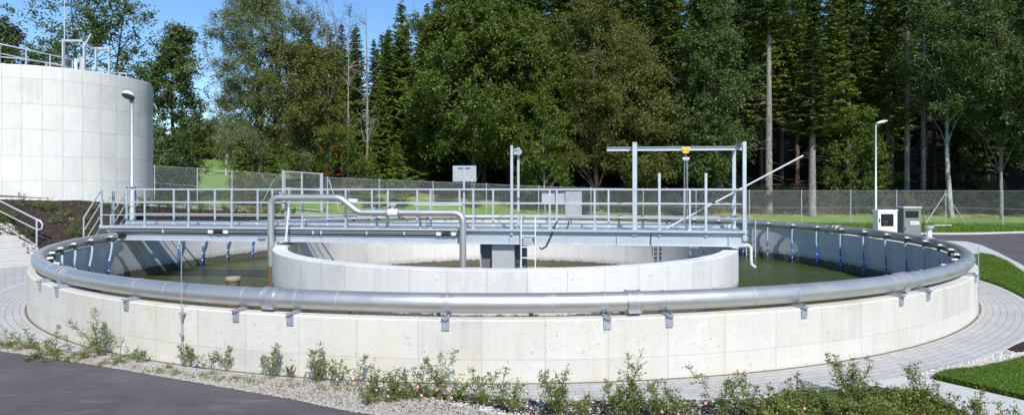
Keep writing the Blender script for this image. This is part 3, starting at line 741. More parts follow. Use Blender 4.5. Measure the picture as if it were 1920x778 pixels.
for q in (-.15, .15): MB().tube([(um+q-.012, vP, h2), (um+q+.012, vP, h2)], .145, 20).tube([(um+q*1.25-.01, vP, h2), (um+q*1.25+.01, vP, h2)], .13, 20).build('flange', M['inoxd'], fm)
MB().box((um-.02, vP, h2+.15), (.07, .07, .12)).box((um-.02, vP, h2+.20), (.17, .12, .07), bev=.015).build('meter_head', M['sheet'], fm)
for px, hh in ((527, h1), (700, h2), (783, h2)):
    u = bu(px, vP); b = MB().box((u, vP+.15, hh+.07), (.05, .34, .05)).tube([(u-.02, vP, hh), (u+.02, vP, hh)], rr+.008, 20).box((u, vP, hh+.12), (.10, .05, .04))
    b.rod((u, vP+.27, hh+.07), (u, vP+.27, 1.1), .05, .03); b.build('clamp', M['galvd'], rp_)
# leaning white tubes
o = MB().tube([BW(bu(541.5, -.42), -.42, bw(541.5, 390, -.42)), BW(bu(536, -.42), -.42, bw(536, 452, -.42))], .026, 10).build('short_tube', M['alu'])
tag(o, 'short white tube leaning against the bridge girder just right of the steel riser', 'tube')
a_ = Vector(BW(bu(1250, .3), .3, DK+.02)); zt = 14.9; b_ = Vector((wx(1506, zt), zt, wz(292, zt)))
o = thing('skimmer_pole', 'long white pole propped diagonally through the right bridge railing and pointing up right', 'pole', a_)
MB().tube([(0, 0, 0), b_-a_], .021, 10).build('pole_tube', M['alu'], o)
MB().tube([(b_-a_)*.35, (b_-a_)*.37], .028, 10).build('pole_clamp', M['black'], o)
# rear rail fittings
def plate(name, x0, y0, x1, y1, v, th_, mat, par=None):
    ua, ub2 = bu(x0, v), bu(x1, v); za, zb2 = bw((x0+x1)/2, y1, v), bw((x0+x1)/2, y0, v)
    return MB().box(((ua+ub2)/2, v, (za+zb2)/2), (ub2-ua, th_, zb2-za), bev=.006).build(name, mat, par)
sg = thing('panel_sign', 'square grey panel seen from behind on a thin post above the bridge railing', 'sign', P0, BA)
plate('panel', 849, 311, 893, 341, VB+.10, .03, M['sheet'], sg)
MB().box((bu(870, VB+.03), VB+.05, (bw(870, 311, VB)+1.1)/2), (.045, .04, bw(870, 311, VB)-1.1)).box((bu(870, VB), VB+.055, bw(870, 313, VB)), (.34, .03, .035)).build('sign_post', M['galv'], sg)
MB().tube([(bu(778, VB), VB-.06, bw(778, 384, VB)), (bu(868, VB), VB-.06, bw(868, 384, VB))], .012, 8).build('cable_tube', M['alu'], sg)
cb = thing('control_cabinet', 'pair of grey steel control cabinets hung on the far bridge railing', 'cabinet', P0, BA)
plate('wide_cabinet', 1016, 359, 1061, 384, VB+.14, .18, M['sheetd'] if False else M['sheet'], cb)
plate('tall_cabinet', 1060, 359, 1091, 408, VB+.12, .26, M['inoxd'], cb)
jb = thing('junction_box', 'small pale junction box on the far bridge railing above the stepped pipe', 'box', P0, BA)
plate('box_body', 654, 373, 670, 382, VB+.02, .10, M['whitep'], jb); plate('box_foot', 659, 382, 666, 389, VB+.02, .05, M['galvd'], jb)
# hoist
hs = thing('chain_hoist', 'small chain hoist with a yellow trolley hanging from the gantry beam', 'hoist', P0, BA)
uh = bu(1285, vb)
prof = [(-.105, .03), (.105, .03), (.115, -.03), (.06, -.12), (-.06, -.12), (-.115, -.03)]
for s_ in (-1, 1):
    v = vb+s_*.085; b = MB(); b.add([(uh+x, v-.012, zb+z) for x, z in prof]+[(uh+x, v+.012, zb+z) for x, z in prof], [(0, 1, 2, 3, 4, 5), (11, 10, 9, 8, 7, 6)]+[(i, i+6, (i+1) % 6+6, (i+1) % 6) for i in range(6)])
    b.build('trolley_plate', M['yellow'], hs)
b = MB()
for x in (-.055, .055): b.tube([(uh+x, vb-.12, zb-.02), (uh+x, vb+.12, zb-.02)], .028, 12)
b.build('trolley_wheel', M['yellow'], hs)
MB().tube([(uh, vb, zb-.10), (uh, vb, zb-.19)], .014, 8).build('hook', M['inoxd'], hs)
MB().box((uh+.015, vb, zb-.27), (.13, .11, .13), bev=.03).tube([(uh-.07, vb, zb-.27), (uh+.09, vb, zb-.27)], .055, 14).build('hoist_body', M['inoxd'], hs)
b = MB(); z = zb-.33; k = 0
while z > 1.2:
    b.tube([(uh+.055, vb, z), (uh+.055, vb, z-.045)], .013 if k % 2 else .008, 6); z -= .05; k += 1
b.build('load_chain', M['galvd'], hs)
MB().tube([(uh-.025, vb, zb-.33), (uh-.03, vb, 1.2)], .009, 6).tube([(uh+.02, vb, zb-.33), (uh+.015, vb, 1.25)], .006, 6).build('hand_chain', M['galvd'], hs)
# ladder on the near girder
ld = thing('access_ladder', 'steel access ladder hooked over the near girder down into the inner ring', 'ladder', P0, BA)
ul, ur = bu(977.5, -.1), bu(1004, -.1); zt_ = bw(990, 411, -.1)
for u in (ul, ur):
    MB().box((u, -.12, (zt_-.6)/2), (.028, .05, zt_+.6)).tube([(u, -.12, zt_), (u, -.06, zt_+.02), (u, .0, zt_-.03)], .018, 8).build('stile', M['alu'], ld)
for py in (442, 463, 483, 505, 527):
    z = bw(990, py, -.1); MB().box(((ul+ur)/2, -.12, z), (ur-ul, .04, .028)).build('rung', M['alu'], ld)
MB().box(((ul+ur)/2-.02, -.11, bw(990, 452, -.1)), (.22, .015, .24)).build('ladder_plate', M['sheet'], ld)
# scum box under the bridge
sb = thing('scum_box', 'large grey sheet steel box hanging under the bridge inside the inner ring', 'box', P0, BA)
x0, x1, x2, x3 = bu(900, .2), bu(923, .2), bu(965, .2), bu(977, .2)
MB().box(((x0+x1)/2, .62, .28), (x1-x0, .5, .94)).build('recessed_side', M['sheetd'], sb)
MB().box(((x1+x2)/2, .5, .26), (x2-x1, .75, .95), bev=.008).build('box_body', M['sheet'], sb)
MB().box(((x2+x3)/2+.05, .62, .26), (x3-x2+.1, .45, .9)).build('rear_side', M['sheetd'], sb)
MB().box((x0+.01, .3, .26), (.03, .16, .95)).build('box_edge', M['galv'], sb)
MB().box((x3-.02, .25, .26), (.03, .03, .9)).build('box_edge', M['galv'], sb)
# hanging perforated columns under the right part
for px, lb in ((1229, 'left'), (1238, 'right')):
    b = MB(); u = bu(px, .5)
    for s_ in (-1, 1): b.box((u+s_*.025, .5, .2), (.012, .06, 1.1))
    for k in range(10): b.rod((u-.025, .5, -.30+k*.11), (u+.025, .5, -.24+k*.11), .02, .05)
    o = b.build('lattice_rail', M['galvd']); o.location = P0; o.rotation_euler = (0, 0, BA)
    tag(o, f'{lb} of two narrow steel lattice rails hanging under the right end of the bridge', 'rail')
lad2 = thing('rung_ladder', 'dark steel ladder on the inner ring wall under the right end of the bridge', 'ladder', P0, BA)
for px in (1294, 1319): MB().box((bu(px, 1.9), 1.9, .1), (.03, .05, 1.3)).build('stile', M['galvd'], lad2)
for k in range(4): MB().box(((bu(1294, 1.9)+bu(1319, 1.9))/2, 1.9, .55-.28*k), (bu(1319, 1.9)-bu(1294, 1.9), .03, .03)).build('rung', M['galvd'], lad2)
# ladder on the far basin wall right of bridge
a = ring_th(1409, 10.62, False); M3 = Matrix.Rotation(a, 3, 'Z')
l3 = thing('wall_ladder', 'galvanised ladder fixed on the inner basin wall behind the right bridge end', 'ladder', Ctr)
for t_ in (-.20, .20): MB().rod(M3 @ Vector((10.58, t_, -.6)), M3 @ Vector((10.58, t_, 1.0)), .035, .035).build('stile', M['galv'], l3)
for k in range(6): MB().rod(M3 @ Vector((10.58, -.20, .72-.26*k)), M3 @ Vector((10.58, .20, .72-.26*k)), .026, .026).build('rung', M['galv'], l3)
# bent drain pipe at right end
dp = MB(); v = .05
def bp(px, py): return (bu(px, v), v, bw(px, py, v))
dp.tube([bp(1394, 460), bp(1404, 460), bp(1408, 464), bp(1408.5, 485), bp(1409, 495), bp(1416, 501)], .036, 14)
o = dp.build('drain_spout', M['alu']); o.location = P0; o.rotation_euler = (0, 0, BA)
tag(o, 'bent pale drain pipe sticking out from the right end of the bridge over the water', 'pipe')
# black cables
v = -.06
o = MB().tube([bp(1044, 415), bp(1040, 425), bp(1032, 445), bp(1024, 462), bp(1016, 467), bp(1011, 464)], [.016, .02, .022, .022, .022, .018], 8).build('dangling_hose', M['black'])
o.location = P0; o.rotation_euler = (0, 0, BA); tag(o, 'black hose dangling from the bridge railing right of the access ladder', 'hose')
v = .0
o = MB().tube([bp(1036, 424), bp(1041, 431), bp(1048, 429), bp(1052, 436), bp(1060, 432), bp(1065, 424), bp(1066, 414)], .016, 8).build('looped_cable', M['black'])
o.location = P0; o.rotation_euler = (0, 0, BA); tag(o, 'black cable looped over the bridge deck edge below the grey cabinets', 'cable')
v = -.05
o = MB().tube([bp(1219, 431), bp(1221, 440), bp(1220, 458), bp(1223, 463), bp(1223, 480)], .010, 8).build('thin_cable', M['black'])
o.location = P0; o.rotation_euler = (0, 0, BA); tag(o, 'thin black cable running down the near girder right of the gantry post', 'cable')
# ================================================================ SILO TANK
SX, SY, SR, SH = -18.99, 25.76, 3.52, 6.67
silo = thing('storage_tank', 'tall round concrete storage tank with square panel joints behind the mulch bank', 'tank', (SX, SY, 0))
MB().lathe([(SR, .6), (SR, SH-.02), (SR-.02, SH), (SR-.25, SH), (SR-.25, SH-.1)], 160).build('tank_wall', M['silo'], silo)
MB().lathe([(SR-.24, SH-.08), (0, SH-.05)], 64).build('tank_roof', M['silo'], silo)
def S_(x, y, z): return (x-SX, y-SY, z)
def rails(pts, zt, parent, name='guard_rail'):
    b = MB()
    for dz in (0, -.36, -.72): b.tube([S_(x, y, zt+dz) for x, y in pts], .024 if dz == 0 else .016, 8)
    o = b.build(name, M['galv'], parent)
    for (x0, y0), (x1, y1) in zip(pts[:-1], pts[1:]):
        n = max(1, round(math.hypot(x1-x0, y1-y0)/1.0))
        for k in range(n+1):
            x, y = x0+(x1-x0)*k/n, y0+(y1-y0)*k/n
            MB().tube([S_(x, y, SH-.1), S_(x, y, zt)], .024, 8).build('rail_post', M['galv'], o)
rails([(-20.9, 23.6), (-19.3, 23.35), (-18.6, 26.2)], 7.62, silo)
rails([(-21.3, 24.4), (-20.0, 25.2), (-18.2, 28.3), (-17.75, 28.5)], 7.45, silo)
fr = thing('mixer_gantry', 'galvanised lifting frames and mixer motor standing on top of the tall round tank', 'gantry', (wx(138, 26), 26, SH-.06))
def G(px, py, z): return (wx(px, z)-fr.location.x, z-26, wz(py, z)-fr.location.z)
def g(px0, py0, px1, py1, z, s_): return MB().rod(G(px0, py0, z), G(px1, py1, z), s_, s_, up=(0, 1, 0))
g(118.5, 75, 118.5, 133, 26, .07).build('frame_post', M['galv'], fr); g(158, 75, 158, 133, 26, .08).build('frame_post', M['galv'], fr)
g(116, 77, 160, 77, 26, .08).build('frame_beam', M['galv'], fr)
g(180, 93, 180, 140, 27.5, .07).build('frame_post', M['galv'], fr); g(205, 89, 205, 142, 27.5, .07).build('frame_post', M['galv'], fr)
g(170, 91, 207, 91, 27.5, .08).build('frame_beam', M['galv'], fr)
MB().rod(G(132, 80, 26), G(205, 98, 27.4), .05).build('cross_tube', M['galv'], fr)
g(171, 64, 158, 88, 25.9, .06).build('jib_arm', M['galv'], fr)
MB().tube([G(170.5, 66, 25.9), G(169.5, 133, 25.9)], .011, 6).build('hoist_wire', M['rust'], fr)
MB().tube([G(155, 108, 26.2), G(155, 134, 26.2)], .11, 14).tube([G(151, 110, 26.2), G(160, 110, 26.2)], .05, 10).build('mixer_motor', M['sheet'], fr)
MB().tube([G(142.5, 111, 26.1), G(142.5, 134, 26.1)], .06, 14).build('vent_tube', M['alu'], fr)
MB().box(G(130, 118, 26.6), (.22, .2, .42)).build('switch_box', M['sheetd'], fr)
o = MB().box((wx(113.5, 24.8), 24.8, SH+.13), (.34, .25, .25), bev=.02).build('roof_box', M['whitep']); tag(o, 'small white box on the rim of the tall round tank', 'box')
o = MB().tube([(wx(121, 26.3), 26.3, SH-.05), (wx(121, 26.3), 26.3, 9.2), (wx(121, 26.3), 26.3, 12.5)], [.028, .024, .012], 8).build('lightning_mast', M['galv']); tag(o, 'thin tall mast rising from the top of the round tank', 'mast')

# ================================================================ LAMPS
def lamp(px, z, ytop, label, side, base=None):
    x = wx(px, z); g0 = h(x, z); zt = wz(ytop, z)
    L = thing('street_lamp', label, 'street lamp', (x, z, g0), 0, 'street lamps around the basin'); H = zt-g0
    MB().tube([(0, 0, -.1), (0, 0, H*.45), (0, 0, H*.452), (0, 0, H)], [.050, .048, .038, .034], 16).build('pole', M['galv'], L)
    return L, H
L, H = lamp(247.5, 20.3, 190, 'left street lamp before the tall round tank, pole foot in a wide steel casing', 0)
M3 = Matrix.Rotation(R(-14), 3, 'X')
b = MB(); b.tube([(0, 0, H-.05), (0, -.03, H+.05)], .06, 12)
hd = b.build('lamp_neck', M['sheetd'], L)
prof = [(.0, .165), (.09, .155), (.15, .11), (.175, .04), (.18, 0)]
def head(parent, c, sx, sy, sz, rot):
    b = MB(); b.lathe([(r, z) for r, z in prof][::-1], 20)
    V = [rot @ Vector((v[0]*sx, v[1]*sy, v[2]*sz))+Vector(c) for v in b.v]; b.v = [tuple(v) for v in V]
    o = b.build('lamp_shade', M['whitepl'], parent)
    b = MB(); b.lathe([(.175, 0), (.16, -.03), (.08, -.055), (0, -.06)], 20); b.v = [tuple(rot @ Vector((v[0]*sx, v[1]*sy, v[2]*sz))+Vector(c)) for v in b.v]
    b.build('lamp_glass', M['sheetd'], parent)
head(L, (-.05, -.12, H+.14), 1.0, 1.25, .95, Matrix.Rotation(R(-22), 3, 'X'))
zt2 = wz(351, 20.2)-L.location.z
MB().box((-.12, -.08, zt2/2), (.012, .10, zt2)).box((.12, -.08, zt2/2), (.012, .10, zt2)).box((0, .04, zt2/2), (.20, .05, zt2-.02)).box((-.02, -.02, zt2+.01), (.42, .22, .02)).build('pole_casing', M['galvd'], L)
MB().tube([(-.14, -.04, zt2*.62), (.18, -.04, zt2*.62)], .02, 8).build('hinge_pin', M['inoxd'], L)
L, H = lamp(1642, 27.9, 237, 'slim street lamp at right beside the white switch cabinet', 1)
MB().tube([(0, 0, H-.03), (.02, 0, H+.06), (.10, 0, H+.11)], .035, 10).build('lamp_neck', M['galvd'], L)
b = MB(); V = []
ns = 10
for i in range(ns+1):
    t = i/ns; xx = .02+.50*t; wd = .11*math.sin(PI*min(1, .15+.85*t)**.8)+.03; 
    for k in range(12): a = 2*PI*k/12; V.append((xx, wd*math.cos(a), H+.12+.12*t+(.075 if math.sin(a) > 0 else .045)*math.sin(a)*(math.sin(PI*min(.97, .12+.8*t))+.1)))
b.add(V, [(i*12+k, i*12+(k+1) % 12, (i+1)*12+(k+1) % 12, (i+1)*12+k) for i in range(ns) for k in range(12)]+[tuple(range(12))[::-1], tuple(range(ns*12, ns*12+12))], True)
b.build('lamp_shade', M['whitepl'], L)
MB().box((.24, 0, H+.12), (.26, .13, .03), Matrix.Rotation(R(-13), 3, 'Y')).build('lamp_glass', M['sheetd'], L)

# ================================================================ CABINETS
def pbox(name, x0, y0, x1, y1, z, dep, mat, par, off=0, bev=.01):
    """front face spans photo box x0..y1 at depth z; off pushes it towards the camera"""
    o = par.location
    X0, X1, Z0, Z1 = wx(x0, z), wx(x1, z), wz(y1, z), wz(y0, z)
    return MB().box(((X0+X1)/2-o.x, z+dep/2-off-o.y, (Z0+Z1)/2-o.z), (X1-X0, dep, Z1-Z0), bev=bev).build(name, mat, par)
z = 27.4; wc = thing('switch_cabinet', 'white electric switch cabinet with a dark window beside the right street lamp', 'cabinet', (wx(1665, z), z, 0))
pbox('cabinet_body', 1646.5, 395, 1682.5, 446, z, .42, M['whitep'], wc); pbox('cabinet_lid', 1645.5, 393.5, 1683.5, 396, z, .48, M['whitep'], wc, .03)
wn = pbox('window', 1651.5, 401, 1675.5, 424.5, z, .02, M['glassd'], wc, .012)
pbox('control_panel', 1655.3, 411.5, 1665, 423, z, .012, M['whitep'], wn, .018, .003)
for px in (1657.5, 1662.5): MB().tube([(wx(px, z)-wc.location.x, -.03, wz(415.5, z)), (wx(px, z)-wc.location.x, -.015, wz(415.5, z))], .028, 10).build('knob', M['blue'], wn)
MB().tube([(wx(1660, z)-wc.location.x, -.03, wz(420.5, z)), (wx(1660, z)-wc.location.x, -.015, wz(420.5, z))], .030, 10).build('knob', M['rust'], wn)
pbox('display', 1655.5, 403.5, 1665, 407.5, z, .01, M['sheetd'], wn, .016, .002); pbox('display', 1668, 403, 1674, 410, z, .01, M['sheetd'], wn, .016, .002)
pbox('door_handle', 1648, 409.5, 1649.8, 417, z, .03, M['black'], wc, .025, .003)
z = 27.7; gc = thing('control_kiosk', 'grey control kiosk with a dark window and name plate beside the white cabinet', 'kiosk', (wx(1711, z), z, 0))
pbox('kiosk_body', 1694.5, 391, 1727, 448, z, .45, M['greybox'], gc)
pbox('kiosk_roof', 1693, 387.6, 1728, 391.3, z, .56, plain('kiosk_roof_paint', (.45, .46, .45), .5), gc, .05, .02)
pbox('upper_door', 1695.6, 392.5, 1726, 412.5, z, .02, M['greybox'], gc, .012, .004)
pbox('lower_door', 1695.6, 413.6, 1726, 446, z, .02, M['greybox'], gc, .012, .004)
w2 = pbox('window', 1697.2, 395.2, 1722, 408.5, z, .02, M['glassd'], gc, .022, .006); pbox('display', 1698.5, 397, 1705, 404.5, z, .01, M['rust'], w2, .026, .002)
pl_ = pbox('name_plate', 1706.3, 414.8, 1723.2, 421.2, z, .01, M['whitep'], gc, .022, .002)
pbox('lock', 1695.8, 426, 1697.2, 431.5, z, .03, M['black'], gc, .026, .002)
def text(body, size, loc, par, mat, rz=0, name='lettering'):
    c = bpy.data.curves.new('tmp', 'FONT'); c.body = body; c.size = size; c.align_x = 'CENTER'; c.align_y = 'CENTER'; c.extrude = .001
    t = bpy.data.objects.new('tmp', c); COL.objects.link(t); dg = bpy.context.evaluated_depsgraph_get(); dg.update()
    me = bpy.data.meshes.new_from_object(t.evaluated_get(dg)); me.materials.clear(); me.materials.append(mat)
    bpy.data.objects.remove(t); o = bpy.data.objects.new(name, me); COL.objects.link(o); o.parent = par; o.location = loc; o.rotation_euler = (R(90), 0, rz); return o
text('NASSOTT', .105, (wx(1714.8, z)-gc.location.x, -.026, wz(418, z)), pl_, M['sheetd'])
# vent mushroom near the rim
z = 26.0; vp = thing('vent_pipe', 'short grey vent pipe with a wide cap behind the right rim of the basin', 'vent', (wx(1742, z), z, 0))
MB().lathe([(.10, 0), (.10, .42)], 16).build('vent_shaft', M['whitepl'], vp)
MB().lathe([(.10, .40), (.13, .44), (.13, .5), (.18, .52), (.185, .60), (.17, .62), (0, .625)], 20).build('vent_cap', M['sheet'], vp)
o = MB().tube([gp(1733, 445)+(.0,), (wx(1731, 26.5), 26.5, .9), (wx(1730, 26.5), 26.5, 1.15)], [.012, .01, .006], 6).build('wire_stake', M['black']); tag(o, 'thin dark stake leaning beside the grey vent pipe', 'stake')
o = MB().box((wx(1766, 35.3), 35.3, .06), (1.0, .25, .10), bev=.02).build('concrete_slab', M['kerb']); tag(o, 'small pale concrete slab lying in the lawn by the fence braces', 'slab')

# ================================================================ STAIRS LEFT
bx, by = -13.45, 17.5; up = Vector((-.80, .60, 0)).normalized(); wd = Vector((-.60, -.80, 0))
Mst = Matrix((up, wd, Vector((0, 0, 1)))).transposed()
sr = thing('concrete_stairs', 'pale concrete steps climbing to the left of the basin', 'stairs', (bx, by, 0))
for k in range(5): MB().box(up*(.38*k+.38*(6-k)/2)+wd*.9+Vector((0, 0, .08+.155*k)), (.38*(6-k), 1.8, .155-(.0 if k else 0)), Mst, bev=.008).build('step', M['kerb'], sr)
hr = thing('stair_railing', 'galvanised tubular handrail sloping down beside the concrete steps', 'railing', (-14.27, 18.6, .3))
def hrp(px, py, z): return (wx(px, z)+14.27, z-18.6, wz(py, z)-.3)
q = [(78, 430, 18.6), (80, 421, 18.6), (77, 416, 18.6), (70, 412, 18.6), (0, 377, 19.2), (-40, 356, 19.6)]
MB().tube([hrp(*a) for a in q], .025, 10).tube([hrp(72, 432, 18.6), hrp(0, 396, 19.2), hrp(-40, 376, 19.6)], .020, 8).tube([hrp(68, 460, 18.6), hrp(0, 420, 19.2), hrp(-40, 398, 19.6)], .020, 8).tube([hrp(78, 430, 18.6), hrp(70, 430, 18.6)], .018, 8).build('handrail', M['galv'], hr)
MB().tube([hrp(69, 412, 18.6), hrp(69, 468, 18.6)], .026, 10).build('rail_post', M['galv'], hr)
MB().tube([hrp(-30, 362, 19.5), hrp(-30, 450, 19.5)], .026, 10).build('rail_post', M['galv'], hr)

# ================================================================ FENCE
FP = [(200, 36), (290, 36), (370, 36), (435, 36), (531, 36), (604, 36), (614, 36), (711, 36), (812, 36.3), (912, 36.6), (1010, 36.9), (1108, 37.2), (1206, 37.4), (1305, 37.5), (1405, 37.6), (1503, 37.6), (1595, 37.6), (1681, 37.6), (1773, 37.4), (1880, 35.8), (1990, 34), (2120, 32)]
FH = 2.05
def fpt(i): px, z = FP[i]; x = wx(px, z); return Vector((x, z, h(x, z)))
def wires(b, p, q, hh, pitch=.085, r=.0012):
    L_ = (q-p).xy.length; d_ = (q-p)/L_; n = Vector((-d_.y, d_.x, 0)).normalized()
    def pt(s_, z): return p+d_*s_+Vector((0, 0, z+.03))
    for sg_ in (1, -1):
        s0 = -hh
        while s0 < L_+hh:
            # line s = s0 + sg*z
            za, zb_ = 0, hh
            if sg_ > 0: za = max(0, -s0); zb_ = min(hh, L_-s0); f_ = lambda z: s0+z
            else: za = max(0, s0-L_); zb_ = min(hh, s0); f_ = lambda z: s0-z
            if zb_-za > .02:
                a, c = pt(f_(za), za), pt(f_(zb_), zb_)
                t = (c-a).normalized(); u = t.cross(n)*r; m = n*r+n*(r*sg_*.6)
                V = [a+u, a-u, a+m, c+u, c-u, c+m]; b.add(V, [(0, 1, 4, 3), (1, 2, 5, 4), (2, 0, 3, 5)])
            s0 += pitch
fo = fpt(0); fence = thing('chain_link_fence', 'long chain link fence on slim steel posts in front of the trees', 'fence', fo)
b = MB(); tw = MB()
for i in range(len(FP)-1):
    if i == 4: continue
    p, q = fpt(i)-fo, fpt(i+1)-fo
    wires(b, p, q, FH-.06)
    for z in (.04, 1.0, FH-.03): tw.tube([p+Vector((0, .015, z)), q+Vector((0, .015, z))], .0045, 4, cap=False)
wm = plain('fence_wire', (.66, .68, .68), .5, 0)
b.build('wire_mesh', wm, fence); tw.build('tension_wires', wm, fence)
for i in range(len(FP)):
    if i in (4, 5): continue
    p = fpt(i)-fo; MB().tube([p-Vector((0, 0, .1)), p+Vector((0, 0, FH+.02))], .026, 8).build('fence_post', M['galv'], fence)
def brace(px0, py0, px1, z):
    x = wx(px1, z); a = Vector((wx(px0, z), z, wz(py0, z)))-fo; c = Vector((x, z, h(x, z)-.05))-fo; MB().tube([a, c], .024, 8).build('brace', M['galv'], fence)
brace(1773, 362, 1733, 37.2); brace(1773, 362, 1813, 37.0); brace(515, 335, 486, 35.9); brace(616, 336, 638, 35.9)
gt_ = thing('steel_gate', 'tall framed wire gate in the left part of the chain link fence', 'gate', fpt(4))
p0 = Vector((0, 0, 0)); p1 = fpt(5)-fpt(4)
for q in (p0, p1): MB().box(q+Vector((0, 0, 1.12)), (.09, .09, 2.3)).build('gate_post', M['galv'], gt_)
pm = p0+(p1-p0)*.48
b = MB().box(pm+Vector((0, 0, 1.1)), (.08, .06, 2.15)); 
for z in (2.22, 1.25, .12): b.rod(p0+Vector((.05, 0, z)), p1+Vector((-.05, 0, z)), .05)
b.rod(p0+Vector((.10, 0, .1)), p0+Vector((.10, 0, 2.2)), .045).rod(p1+Vector((-.10, 0, .1)), p1+Vector((-.10, 0, 2.2)), .045)
b.build('gate_frame', M['galv'], gt_)
b = MB(); wires(b, p0+Vector((.06, 0, .1)), p1+Vector((-.06, 0, .1)), 2.05); b.build('gate_mesh', wm, gt_)
# ================================================================ TREES
def quads(C, A, B):
    """rhombus leaves: centre, half length vec, half width vec"""
    V = np.stack([C-A, C-A*.1+B, C+A, C-A*.1-B], 1).reshape(-1, 3); return V, np.arange(len(V)).reshape(-1, 4)
def unit(v): return v/np.maximum(1e-9, np.linalg.norm(v, axis=-1, keepdims=True))
def limb_tubes(b, p0, p1, r0, r1, rs, n=5, sag=.12, seg=5):
    p0 = np.array(p0, float); p1 = np.array(p1, float); L = np.linalg.norm(p1-p0); pts = []; rad = []
    o = rs.normal(0, sag*L*.35, 3); o2 = rs.normal(0, sag*L*.15, 3)
    for i in range(seg+1):
        t = i/seg; p = p0+(p1-p0)*t+o*math.sin(PI*t)+o2*math.sin(2*PI*t)+np.array([0, 0, sag*L*math.sin(PI*t)*.5]); pts.append(tuple(p)); rad.append(r0+(r1-r0)*t)
    b.tube(pts, rad, n, cap=False); return pts
def mk_broad(seed, H, R0, cb, lf, bk, ncl=150, tw=11, lpt=11, ls=.13, lw=.6, clr=.9, trunk_r=.18, lean=(0, 0), prof='round', gap=.0, droop=0, stems=1, twigs=40):
    """returns (trunk mesh obj, crown mesh obj) at origin, unlinked parents set later"""
    ncl = int(ncl*2.0); ls = ls*.66; twigs = int(twigs)
    rs = np.random.RandomState(seed); b = MB(); ctr = []
    lob = [(rs.uniform(0, 2*PI), rs.uniform(.0, 1), rs.uniform(.3, .8)) for _ in range(11)]
    def env(t, a):
        if prof == 'round': r = math.sin(PI*min(1, max(0, .12+.80*t)))**.6
        elif prof == 'cone': r = (1-t)**.65*min(1, t*5+.35)
        elif prof == 'column': r = min(1, t*4+.4)*(1-t**3)**.6
        else: r = 1-abs(t-.5)
        m = 1
        for la, lt, lk in lob:
            m += .34*math.exp(-((math.remainder(a-la, 2*PI)/.6)**2+((t-lt)/.16)**2))*(1 if lk > .5 else -1)
        return r*m*R0
    lx, ly = lean
    top = np.array([lx, ly, H])
    st = []
    for k in range(stems):
        a = 2*PI*k/max(1, stems)+rs.uniform(0, 1); s_ = 0 if stems == 1 else .35*R0
        tp = (lx+s_*math.cos(a), ly+s_*math.sin(a), H*rs.uniform(.85, .95) if stems > 1 else H*.93)
        st.append(limb_tubes(b, (.12*k, .1*k, -.3), tp, trunk_r/(1 if stems == 1 else 1.3), .02, rs, 8, .04, 10))
    nbg = max(6, ncl//9); bg_ = [(rs.beta(1.15, 1.0), rs.uniform(0, 2*PI), rs.uniform(0, 1)**.38) for _ in range(nbg)]
    for i in range(ncl):
        bt, ba, br_ = bg_[rs.randint(nbg)]
        if rs.rand() < .22: bt, ba, br_ = rs.beta(1.15, 1.0), rs.uniform(0, 2*PI), rs.uniform(0, 1)**.4
        t = min(1, max(0, bt+rs.normal(0, .42*clr/(H-cb)))); rr = max(.05, env(bt, ba)*br_+rs.normal(0, .5*clr)); a = ba+rs.normal(0, .75*clr)/max(.6, rr)
        if gap and math.sin(a*2.7+t*9+seed)+math.sin(a*5.1-t*14) > 1.1-gap: continue
        z = cb+(H-cb)*t*.97; f = z/H; ctr.append((lx*f+rr*math.cos(a), ly*f+rr*math.sin(a), z, rr))
    ctr = np.array(ctr)
    idx = rs.permutation(len(ctr))[:twigs]
    for i in idx:
        c = ctr[i]; s_ = st[rs.randint(len(st))]; zz = max(cb*.6, c[2]-c[3]*rs.uniform(.5, 1.1)); j = min(len(s_)-1, max(1, int(zz/H*len(s_))))
        limb_tubes(b, s_[j], c[:3], max(.02, trunk_r*.32*(1-zz/H*.7)), .012, rs, 4, .12, 4)
    C = []; D = []
    for c in ctr:
        out = unit(np.array([c[0]-lx*c[2]/H, c[1]-ly*c[2]/H, .35*R0])); k = int(tw*rs.uniform(.7, 1.3)); cr = clr*rs.uniform(.65, 1.25)
        d = unit(rs.normal(0, 1, (k, 3))+out*.9+np.array([0, 0, -droop])); 
        L = cr*rs.uniform(.5, 1.1, k)
        s_ = np.linspace(.12, 1, lpt)
        p = c[None, None, :3]+d[:, None]*(L[:, None]*s_[None])[..., None]; p[..., 2] -= (droop*.35+.12)*(s_[None]**2)*L[:, None]
        p = p+rs.normal(0, .055*cr+.03, p.shape); C.append(p.reshape(-1, 3)); D.append(np.repeat(d, lpt, 0))
    C = np.concatenate(C); D = np.concatenate(D); n = len(C)
    sz = ls*rs.uniform(.6, 1.25, n)[:, None]
    A = unit(D*.6+rs.normal(0, .6, (n, 3))+np.array([0, 0, -.35-droop*.6])); N_ = unit(rs.normal(0, .7, (n, 3))+np.array([0, -.2, .9])); B = unit(np.cross(A, N_))
    V, Q = quads(C, A*sz, B*sz*lw)
    tr = b.build('trunk', bk); cr = array_mesh('crown', V, Q, lf); return tr, cr
